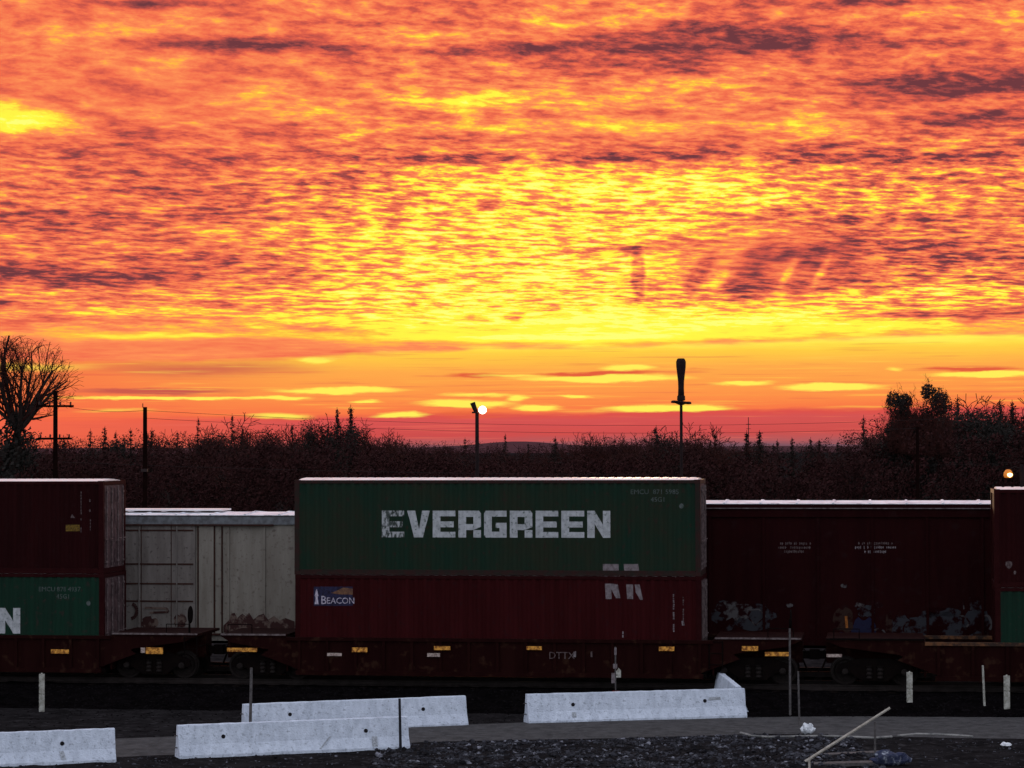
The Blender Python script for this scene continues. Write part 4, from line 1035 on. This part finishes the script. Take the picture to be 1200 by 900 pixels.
# skyline trees one can point to: (kind, px, top y, D, wide, label)
SK = [
 ('con', 106, 502, 190, .8, 'small dark conifer just right of the crossarm pole'),
 ('slim', 123, 499, 190, 1, 'narrow dark conifer midway between the two left poles'),
 ('con', 136, 504, 190, .8, 'low conifer left of the plain pole'),
 ('con', 153, 501, 190, .9, 'conifer touching the left side of the plain pole'),
 ('slim', 178, 501, 190, 1, 'conifer close to the right side of the plain pole'),
 ('bare', 200, 496, 200, 1, 'low bare tree right of the plain pole'),
 ('con', 232, 488, 200, .7, 'pointed conifer above the left end of the white boxcar'),
 ('bare', 252, 500, 210, 1, 'bare tree between two pointed conifers over the white boxcar'),
 ('con', 272, 484, 200, .65, 'tall thin-topped conifer over the middle of the white boxcar'),
 ('slim', 284, 500, 200, 1, 'dark conifer hugging the thin-topped one on its right'),
 ('bare', 312, 497, 220, 1, 'low bare tree over the right end of the white boxcar'),
 ('bare', 350, 482, 190, 1.1, 'broad twiggy tree left of the twin spires'),
 ('dark', 372, 487, 190, .7, 'dark bushy tree just left of the twin spires'),
 ('slim', 395, 477, 190, .9, 'left one of the twin conifer spires'),
 ('slim', 411, 474, 190, 1.15, 'right, taller one of the twin conifer spires'),
 ('dark', 405, 494, 185, .9, 'dark bushy tree at the foot of the twin spires'),
 ('bare', 428, 488, 195, 1, 'bare tree right of the twin spires'),
 ('bare', 447, 500, 200, 1, 'round bare tree above the first white letters'),
 ('bush', 470, 511, 230, 1, 'round-topped brown tree left of the floodlight pole'),
 ('bush', 495, 513, 240, 1, 'second round-topped brown tree left of the floodlight pole'),
 ('bush', 520, 516, 240, 1, 'low brown tree nearest the floodlight pole on its left'),
 ('con', 545, 512, 230, .7, 'little pointed conifer left of the floodlight pole'),
 ('con', 592, 507, 230, .7, 'slender conifer right of the floodlight pole'),
 ('con', 619, 518, 240, .8, 'low conifer over the middle of the green container'),
 ('bush', 640, 519, 250, 1, 'low rounded tree over the letter G'),
 ('bare', 668, 506, 230, .9, 'thin bare tree over the double E'),
 ('bare', 694, 505, 230, 1.1, 'spreading bare tree over the letter N'),
 ('dark', 700, 514, 235, .8, 'small dark tree under the bare one over the letter N'),
 ('bare', 727, 506, 230, 1.1, 'bare tree left of the pyramid-shaped conifer'),
 ('bare', 748, 512, 230, 1, 'low bare tree touching the pyramid-shaped conifer'),
 ('con', 769, 498, 190, 1.15, 'broad pyramid-shaped conifer left of the club-headed mast'),
 ('dark', 795, 505, 185, .9, 'dark rounded tree behind the club-headed mast'),
 ('bare', 785, 498, 190, 1, 'bare tree directly left of the club-headed mast'),
 ('bare', 812, 495, 185, 1.2, 'bare twiggy tree directly right of the club-headed mast'),
 ('con', 832, 514, 220, .8, 'small conifer right of the twiggy tree by the mast'),
 ('bare', 850, 516, 240, 1, 'low bare tree above the right end of the green container'),
 ('slim', 875, 504, 190, 1.3, 'left dark spire of the close pair below the aerial'),
 ('slim', 890, 504, 190, 1.3, 'right dark spire of the close pair below the aerial'),
 ('con', 911, 514, 200, .9, 'small conifer above the left end of the red boxcar roof'),
 ('slim', 928, 512, 200, 1.1, 'thin conifer over the left part of the red boxcar roof'),
 ('con', 950, 512, 195, 1, 'stubby conifer left of the bushy group'),
 ('slim', 960, 514, 200, 1, 'thin dark conifer at the edge of the bushy group'),
 ('bush', 983, 503, 180, 1, 'rounded bushy tree over the middle of the red boxcar'),
 ('bush', 1000, 507, 175, .9, 'second rounded bushy tree over the middle of the red boxcar'),
 ('con', 1012, 486, 180, .9, 'ragged conifer left of the tallest right-hand tree'),
 ('dark', 1036, 504, 170, .8, 'low dark tree at the left foot of the tallest right-hand tree'),
 ('dark', 1100, 484, 165, 1.1, 'dark dense tree at the right foot of the tallest tree'),
 ('con', 1106, 462, 165, .45, 'thin conifer tip right of the tallest tree'),
 ('con', 1122, 462, 165, .9, 'dark conifer in the right-hand group, left of the flat bare crown'),
 ('bare', 1135, 451, 165, 1.15, 'bare tree with a flat spreading crown in the right-hand group'),
 ('dark', 1140, 474, 160, 1.1, 'dense dark tree under the flat bare crown'),
 ('slim', 1172, 468, 165, 1, 'small spire near the right edge of the photo'),
 ('dark', 1168, 479, 160, 1.1, 'dense dark tree above the amber lamp'),
 ('slim', 1186, 468, 165, 1, 'small spire nearest the right edge of the photo'),
 ('bare', 1198, 467, 170, 1, 'bare tree cut by the right edge of the photo'),
 ('dark', 1200, 482, 160, 1.1, 'dense dark tree cut by the right edge of the photo'),
 ('dark', 20, 505, 160, 1.0, 'dark rounded tree under the large bare tree at left'),
 ('dark', -15, 500, 165, 1.0, 'dark rounded tree cut by the left edge of the photo'),
 ('bush', 88, 514, 200, 1, 'low brown tree right of the crossarm pole'),
]
for kd, px, yt, D, wd, lb in SK: tree(kd, px, yt, D, lb, None, wd)
# closely set trees behind that nothing tells apart
HP = [(-100, 506), (60, 512), (150, 507), (330, 500), (420, 496), (450, 502), (470, 512), (560, 518), (650, 517), (760, 510), (835, 503), (862, 518), (950, 516), (1000, 506), (1038, 500), (1056, 478), (1110, 478), (1300, 476)]
def HPf(px):
    for (a, ya), (b, yb) in zip(HP[:-1], HP[1:]):
        if a <= px <= b: return ya + (yb - ya) * (px - a) / (b - a)
    return 510
r = random.Random(5)
for i in range(84):
    px = -60 + i * 1320 / 83 + r.uniform(-8, 8)
    yt = HPf(px) + r.triangular(-9, 13, 3)
    tree(r.choice(['bush', 'bush', 'dark', 'con', 'bush', 'bare']), px, yt, r.uniform(190, 260), 'dark tree in the close-set line under the skyline', 'close-set trees under the skyline', r.uniform(.9, 1.3))
# the low belt of brush in front of them reads as one dark mass
wm = MB(); r = random.Random(12)
for i in range(110):
    px = -90 + i * 1380 / 109 + r.uniform(-10, 10); D = r.uniform(135, 175); yt = HPf(px) + r.uniform(7, 20)
    p = AT(px, yt, D); h = p.z; Rr = r.uniform(1.6, 2.8); cl = []
    for j in range(10):
        a = r.uniform(0, 6.28); w = r.random() ** .5 * Rr; cl.append((Vector((p.x + w * math.cos(a), D + w * math.sin(a), h * r.uniform(.25, .97) * (1 - .12 * w / Rr))), r.uniform(.5, 1.1)))
    for k in range(2300):
        c, cr = r.choice(cl); d = Vector((r.gauss(0, 1), r.gauss(0, 1), r.gauss(0, 1))).normalized() * cr * r.random() ** .4
        q = c + d
        if q.z < 0 or q.z > h: continue
        leafquad(wm, q, .10 * r.uniform(.5, 1.3), r)
wo = wm.build('woodland', M['leaf'], None, fix=False)
tag(wo, 'dark reddish brown belt of brush and low trees behind the train', 'woodland', kind='stuff')

# ------------------------------------------------------------------ sky
w = bpy.data.worlds.new('World'); C.world = w; w.use_nodes = True
nt = w.node_tree; nt.nodes.clear(); NN = nt.nodes; LL = nt.links
def sock(x, inp):
    if isinstance(x, (int, float)): inp.default_value = x
    elif isinstance(x, tuple): inp.default_value = x
    else: LL.new(x, inp)
def mth(op, a, b=None, c=None, clamp=False):
    n = NN.new('ShaderNodeMath'); n.operation = op; n.use_clamp = clamp; sock(a, n.inputs[0])
    if b is not None: sock(b, n.inputs[1])
    if c is not None: sock(c, n.inputs[2])
    return n.outputs[0]
def comb(x, y, z=0.0):
    n = NN.new('ShaderNodeCombineXYZ'); sock(x, n.inputs[0]); sock(y, n.inputs[1]); sock(z, n.inputs[2]); return n.outputs[0]
def nz(vec, scale=1.0, detail=3.0, rough=.55, dist=0.0):
    n = NN.new('ShaderNodeTexNoise'); sock(vec, n.inputs['Vector']); n.inputs['Scale'].default_value = scale; n.inputs['Detail'].default_value = detail; n.inputs['Roughness'].default_value = rough; n.inputs['Distortion'].default_value = dist
    return n.outputs[0]
def mr(x, a, b, c=0.0, d=1.0, smooth=True):
    n = NN.new('ShaderNodeMapRange'); n.interpolation_type = 'SMOOTHSTEP' if smooth else 'LINEAR'; sock(x, n.inputs[0])
    for i, v in enumerate((a, b, c, d)): n.inputs[i + 1].default_value = v
    return n.outputs[0]
def mixc(f, a, b):
    n = NN.new('ShaderNodeMix'); n.data_type = 'RGBA'; sock(f, n.inputs[0]); sock(a, n.inputs[6]); sock(b, n.inputs[7]); return n.outputs[2]
def ramp(x, stops):
    n = NN.new('ShaderNodeValToRGB'); cr = n.color_ramp; LL.new(x, n.inputs[0])
    while len(cr.elements) > 1: cr.elements.remove(cr.elements[-1])
    for i, (p, c) in enumerate(stops):
        e = cr.elements[0] if i == 0 else cr.elements.new(p); e.position = p; e.color = c
    return n.outputs[0]
tc = NN.new('ShaderNodeTexCoord'); sp = NN.new('ShaderNodeSeparateXYZ'); LL.new(tc.outputs['Generated'], sp.inputs[0])
az = mth('ARCTAN2', sp.outputs[0], sp.outputs[1]); el = mth('ARCSINE', sp.outputs[2])
U = mth('MULTIPLY_ADD', az, F, 600.0); V = mth('MULTIPLY', el, F)
Y = mth('SUBTRACT', 522.0, V)
# wandering of cloud edges
wv = nz(comb(mth('MULTIPLY', U, 1 / 90), mth('MULTIPLY', V, 1 / 26)), 1, 3, .5)
wu = nz(comb(mth('MULTIPLY', U, 1 / 60), mth('MULTIPLY', V, 1 / 9), 7.0), 1, 4, .65)
Uw = mth('MULTIPLY_ADD', mth('SUBTRACT', wu, .5), 60.0, U); Yw = mth('MULTIPLY_ADD', mth('SUBTRACT', wv, .5), 14.0, Y)
wf = nz(comb(mth('MULTIPLY', U, 1 / 38), mth('MULTIPLY', V, 1 / 5), 12.0), 1, 4, .65)
Ys = mth('MULTIPLY_ADD', mth('SUBTRACT', wf, .5), 6.0, mth('MULTIPLY_ADD', mth('SUBTRACT', wv, .5), 8.0, Y))
P = comb(Uw, Yw); Ps = comb(mth('MULTIPLY_ADD', mth('SUBTRACT', wu, .5), 40.0, U), Ys)
def blobs(vec, lst):
    acc = None
    for (cx, cy, rx, ry, amp, *rest) in lst:
        n = NN.new('ShaderNodeVectorMath'); n.operation = 'MULTIPLY_ADD'; LL.new(vec, n.inputs[0]); n.inputs[1].default_value = (1 / rx, 1 / ry, 0); n.inputs[2].default_value = (-cx / rx, -cy / ry, 0)
        l = NN.new('ShaderNodeVectorMath'); l.operation = 'LENGTH'; LL.new(n.outputs[0], l.inputs[0])
        k = rest[0] if rest else 0.0
        v = mr(l.outputs['Value'], k, 1.0, amp, 0.0); acc = v if acc is None else mth('ADD', acc, v)
    return acc
macro = blobs(P, [
    (650, 300, 430, 190, .34), (560, 250, 300, 70, .10), (720, 215, 320, 40, .20), (520, 350, 330, 45, .22), (800, 378, 620, 32, .38), (620, 397, 560, 16, .16), (1080, 385, 260, 18, .22), (1130, 345, 130, 14, .2), (850, 235, 160, 20, .18), (200, 365, 260, 8, .2), (230, 392, 300, 9, .18), (100, 376, 200, 6, -.12), (330, 345, 200, 8, .14),
    (1010, 350, 300, 30, .12), (30, 150, 130, 24, .55), (0, 135, 80, 30, .15), (620, 118, 300, 22, .22), (780, 100, 160, 14, .18), (520, 120, 130, 14, .18),
    (150, 45, 240, 20, .08), (720, 28, 170, 10, .18), (1080, 25, 170, 12, .15), (1120, 70, 160, 12, .16), (740, 150, 330, 14, .18),
    (150, 375, 380, 30, .14), (120, 395, 300, 10, .14), (1100, 232, 150, 30, .14),
    (980, 70, 420, 100, -.10), (100, 230, 330, 130, -.05), (560, 60, 380, 13, -.32), (880, 50, 330, 32, -.27), (760, 78, 200, 12, -.16), (260, 55, 180, 13, -.28), (170, 12, 130, 10, -.32), (420, 30, 200, 8, -.12), (1120, 110, 240, 24, -.38), (1160, 146, 130, 15, -.28), (1130, 62, 160, 12, -.16), (1060, 190, 200, 10, -.16),
    (1000, 12, 240, 14, -.2), (560, 187, 420, 12, -.34), (150, 190, 260, 40, -.10), (90, 328, 230, 18, -.36), (120, 270, 330, 60, -.08), (830, 180, 230, 22, -.16), (1100, 190, 220, 14, -.14),
    (900, 306, 190, 62, -.26), (870, 342, 90, 20, -.18), (1040, 290, 190, 40, -.16), (1110, 371, 150, 8, -.36), (1170, 245, 110, 20, -.12), (10, 357, 60, 10, -.2), (720, 292, 80, 9, -.2)])
# crisp little shadows and rays
det = mth('ADD', blobs(comb(mth('MULTIPLY_ADD', mth('SUBTRACT', wu, .5), 9.0, U), Y), [(748, 322, 11, 44, -.36, .45)]), blobs(Ps, [(604, 371, 20, 9, -.42, .3), (563, 373, 24, 5, -.3, .3), (648, 363, 12, 6, -.3, .3), (500, 380, 16, 4, -.2, .3), (686, 366, 16, 4, -.25, .3), (755, 349, 60, 6, -.2), (640, 396, 360, 6, .2)]))
ry = mth('MULTIPLY_ADD', Y, .55, U)                                    # slanting crepuscular streaks
Vp = mth('MULTIPLY', mth('LOGARITHM', mth('ADD', mth('MAXIMUM', V, 0.0), 90.0), math.e), 50.0)
wq = mth('SUBTRACT', nz(comb(mth('MULTIPLY', U, 1 / 160), mth('MULTIPLY', V, 1 / 60), 2.0), 1, 1), .5)
Vq = mth('MULTIPLY_ADD', wq, 1.2, Vp)
n1 = nz(comb(mth('MULTIPLY', U, 1 / 28), mth('MULTIPLY', mth('MULTIPLY_ADD', U, .005, Vq), 1.55), 1.0), 1.0, 5, .6, .1)
n2 = nz(comb(mth('MULTIPLY', U, 1 / 75), mth('MULTIPLY', Vq, .4), 4.0), 1, 5, .65)
n3 = nz(comb(mth('MULTIPLY', U, 1 / 260), mth('MULTIPLY', Vq, .16), 9.0), 1, 6, .65)
amp1 = mth('ADD', mth('MULTIPLY', mr(Y, 130, 230, .9, 2.2), mr(U, 180, 520, .62, 1.0)), blobs(P, [(770, 160, 330, 45, -.45), (150, 110, 330, 60, -.2), (900, 305, 210, 75, -1.5), (1150, 270, 160, 80, -.5)]))
amp1 = mth('MULTIPLY', amp1, mr(Y, 350, 398, 1.0, .1))
rayb = blobs(comb(mth('ADD', ry, mth('MULTIPLY', mth('SUBTRACT', wu, .5), 5.0)), Y), [(808 + 188, 326, 17, 46, -.24, .3), (866 + 188, 320, 24, 58, -.17, .3), (893 + 188, 318, 14, 54, -.09, .3), (932 + 188, 316, 17, 52, -.13, .3), (968 + 188, 312, 14, 50, -.08, .3), (836 + 188, 330, 12, 24, .22, .2), (912 + 188, 322, 8, 26, .24, .2), (950 + 188, 322, 8, 26, .2, .2)])
t = mth('ADD', mth('ADD', .415, macro), mth('ADD', det, rayb))
t = mth('MULTIPLY_ADD', mth('SUBTRACT', mth('MULTIPLY_ADD', mr(n1, .36, .64, .34, .66), .6, mth('MULTIPLY', n1, .4)), .5), amp1, t)
t = mth('MULTIPLY_ADD', mth('SUBTRACT', n2, .5), mr(Y, 380, 402, .95, .2), t)
t = mth('MULTIPLY_ADD', mth('SUBTRACT', n3, .5), .8, t)
upc = ramp(t, [(0.0, srgb(112, 58, 64)), (.05, srgb(136, 66, 68)), (.12, srgb(164, 74, 70)), (.24, srgb(212, 90, 74)), (.36, srgb(244, 112, 78)), (.52, srgb(255, 144, 86)), (.66, srgb(255, 190, 66)), (.78, srgb(255, 242, 70)), (.93, srgb(255, 250, 70)), (1.0, srgb(255, 255, 118))])
# smooth low sky
Yl_ = mth('ADD', Ys, mr(U, 0, 1200, -6.0, 6.0, False))
lowc = ramp(mth('DIVIDE', mth('SUBTRACT', 525.0, Yl_), 130.0, clamp=True), [(0.0, srgb(120, 84, 96)), (.05, srgb(178, 90, 92)), (.12, srgb(206, 78, 76)), (.25, srgb(214, 84, 82)), (.29, srgb(222, 82, 74)), (.33, srgb(250, 122, 70)), (.45, srgb(254, 146, 72)), (.70, srgb(255, 170, 74)), (.85, srgb(255, 205, 68)), (.95, srgb(255, 245, 80))])
redleft = mr(U, 60, 420, 1.0, 0.0); lowc = mixc(mth('MULTIPLY', redleft, .75), lowc, srgb(248, 108, 72))
redbit = mth('MULTIPLY', blobs(Ps, [(240, 432, 190, 14, .8), (180, 458, 130, 5, 1.2, .2), (1100, 500, 300, 30, .2)]), 1.0, clamp=True)
lowc = mixc(redbit, lowc, srgb(205, 92, 76))
thin = nz(comb(mth('MULTIPLY', U, 1 / 150), mth('MULTIPLY', V, 1 / 3.5), 3.0), 1, 3)
lowc = mixc(mr(thin, .55, .72, 0.0, .45), lowc, mixc(mr(Y, 480, 492, 0.0, 1.0), srgb(255, 205, 80), srgb(240, 110, 90)))
lowc = mixc(mr(thin, .45, .30, 0.0, .35), lowc, srgb(222, 88, 72))
yel = blobs(Ps, [(400, 457, 100, 5, 1.5, .2), (335, 466, 44, 3.5, 1.2, .2), (428, 470, 28, 3, 1.2, .2), (470, 486, 40, 4.5, 1.4, .2), (545, 473, 75, 6, 1.5, .2), (560, 463, 60, 3, .9, .2), (372, 421, 30, 5, 1.2, .3), (440, 408, 120, 6, .9, .2), (700, 404, 260, 6, .9), (1050, 400, 170, 7, .9),
    (735, 432, 42, 5, 1.4, .2), (705, 444, 125, 5, 1.5, .3), (605, 467, 16, 4, 1.2, .2), (676, 465, 27, 2.5, 1.3, .2), (630, 477, 36, 5, 1.4, .2), (780, 480, 100, 5.5, 1.6, .3), (870, 449, 45, 3.5, 1.3, .2), (975, 454, 75, 5.5, 1.6, .3),
    (1150, 441, 80, 4.5, 1.6, .3), (1045, 435, 14, 3, .8), (200, 466, 170, 2.5, 1.3, .2), (330, 487, 50, 5, .9, .2), (140, 480, 60, 3, .5), (600, 440, 60, 3, .8), (40, 430, 110, 8, .6), (250, 405, 150, 4, .9, .2)])
redl = blobs(Ps, [(560, 440, 50, 4, 1.1, .2), (700, 438, 95, 3.5, 1.2, .3), (560, 489, 60, 3, .6), (1130, 435, 75, 3, 1.2, .3), (540, 484, 60, 4, .7), (820, 434, 30, 2, .4)])
lowc = mixc(mth('MULTIPLY', redl, 1.0, clamp=True), lowc, srgb(228, 96, 62))
lowc = mixc(mth('MULTIPLY', yel, 1.0, clamp=True), lowc, srgb(255, 238, 90))
lift = mth('MULTIPLY_ADD', mr(U, 250, 620, 15.0, 0.0), 1.0, mr(U, 700, 1150, 0.0, -14.0))
edge = mr(mth('SUBTRACT', mth('MULTIPLY_ADD', mth('SUBTRACT', nz(comb(mth('MULTIPLY', U, 1 / 130), mth('MULTIPLY', V, 1 / 18), 5.5), 1, 4), .5), 26.0, Y), lift), 403, 411)
# the rest of the dome: dim blue-grey dusk
sky = NN.new('ShaderNodeTexSky'); sky.sky_type = 'NISHITA'; sky.sun_disc = False; sky.sun_elevation = R(2.0); sky.sun_rotation = R(2.6)
dusk = mixc(mr(el, .0, 1.2, 0.0, 1.0), (.73, .79, .95, 1), (.80, .80, .90, 1))
skb = NN.new('ShaderNodeVectorMath'); skb.operation = 'SCALE'; LL.new(sky.outputs[0], skb.inputs[0]); skb.inputs['Scale'].default_value = .10
add = NN.new('ShaderNodeVectorMath'); add.operation = 'ADD'; LL.new(skb.outputs[0], add.inputs[0]); LL.new(dusk, add.inputs[1])
fm = mth('MULTIPLY', mr(mth('ABSOLUTE', az), .45, 1.5, 1.0, 0.0), mr(el, .25, .75, 1.0, 0.0))
below = mr(el, -.02, -.002, 0.0, 1.0)
def bgs(c):
    n = NN.new('ShaderNodeBackground'); sock(c, n.inputs[0]); n.inputs[1].default_value = 1.0; return n.outputs[0]
def mixs(f, a, b):
    n = NN.new('ShaderNodeMixShader'); sock(f, n.inputs[0]); LL.new(a, n.inputs[1]); LL.new(b, n.inputs[2]); return n.outputs[0]
out = mixs(below, bgs((.02, .015, .015, 1)), mixs(fm, bgs(add.outputs[0]), mixs(edge, bgs(upc), bgs(lowc))))
wo_ = NN.new('ShaderNodeOutputWorld'); LL.new(out, wo_.inputs[0])
w.cycles.sampling_method = 'NONE'


sd = bpy.data.lights.new('sun', 'SUN'); so = bpy.data.objects.new('sun', sd); COL.objects.link(so)
sd.energy = .8; sd.angle = R(2); sd.color = (1, .62, .36)
sdir = Vector((math.sin(R(2.6)) * math.cos(R(2.5)), math.cos(R(2.6)) * math.cos(R(2.5)), math.sin(R(2.5))))
so.rotation_euler = (-sdir).to_track_quat('-Z', 'Y').to_euler()

C.view_settings.view_transform = 'Standard'; C.view_settings.look = 'None'; C.view_settings.exposure = 0; C.view_settings.gamma = 1
C.cycles.max_bounces = 6; C.cycles.diffuse_bounces = 3; C.cycles.glossy_bounces = 3
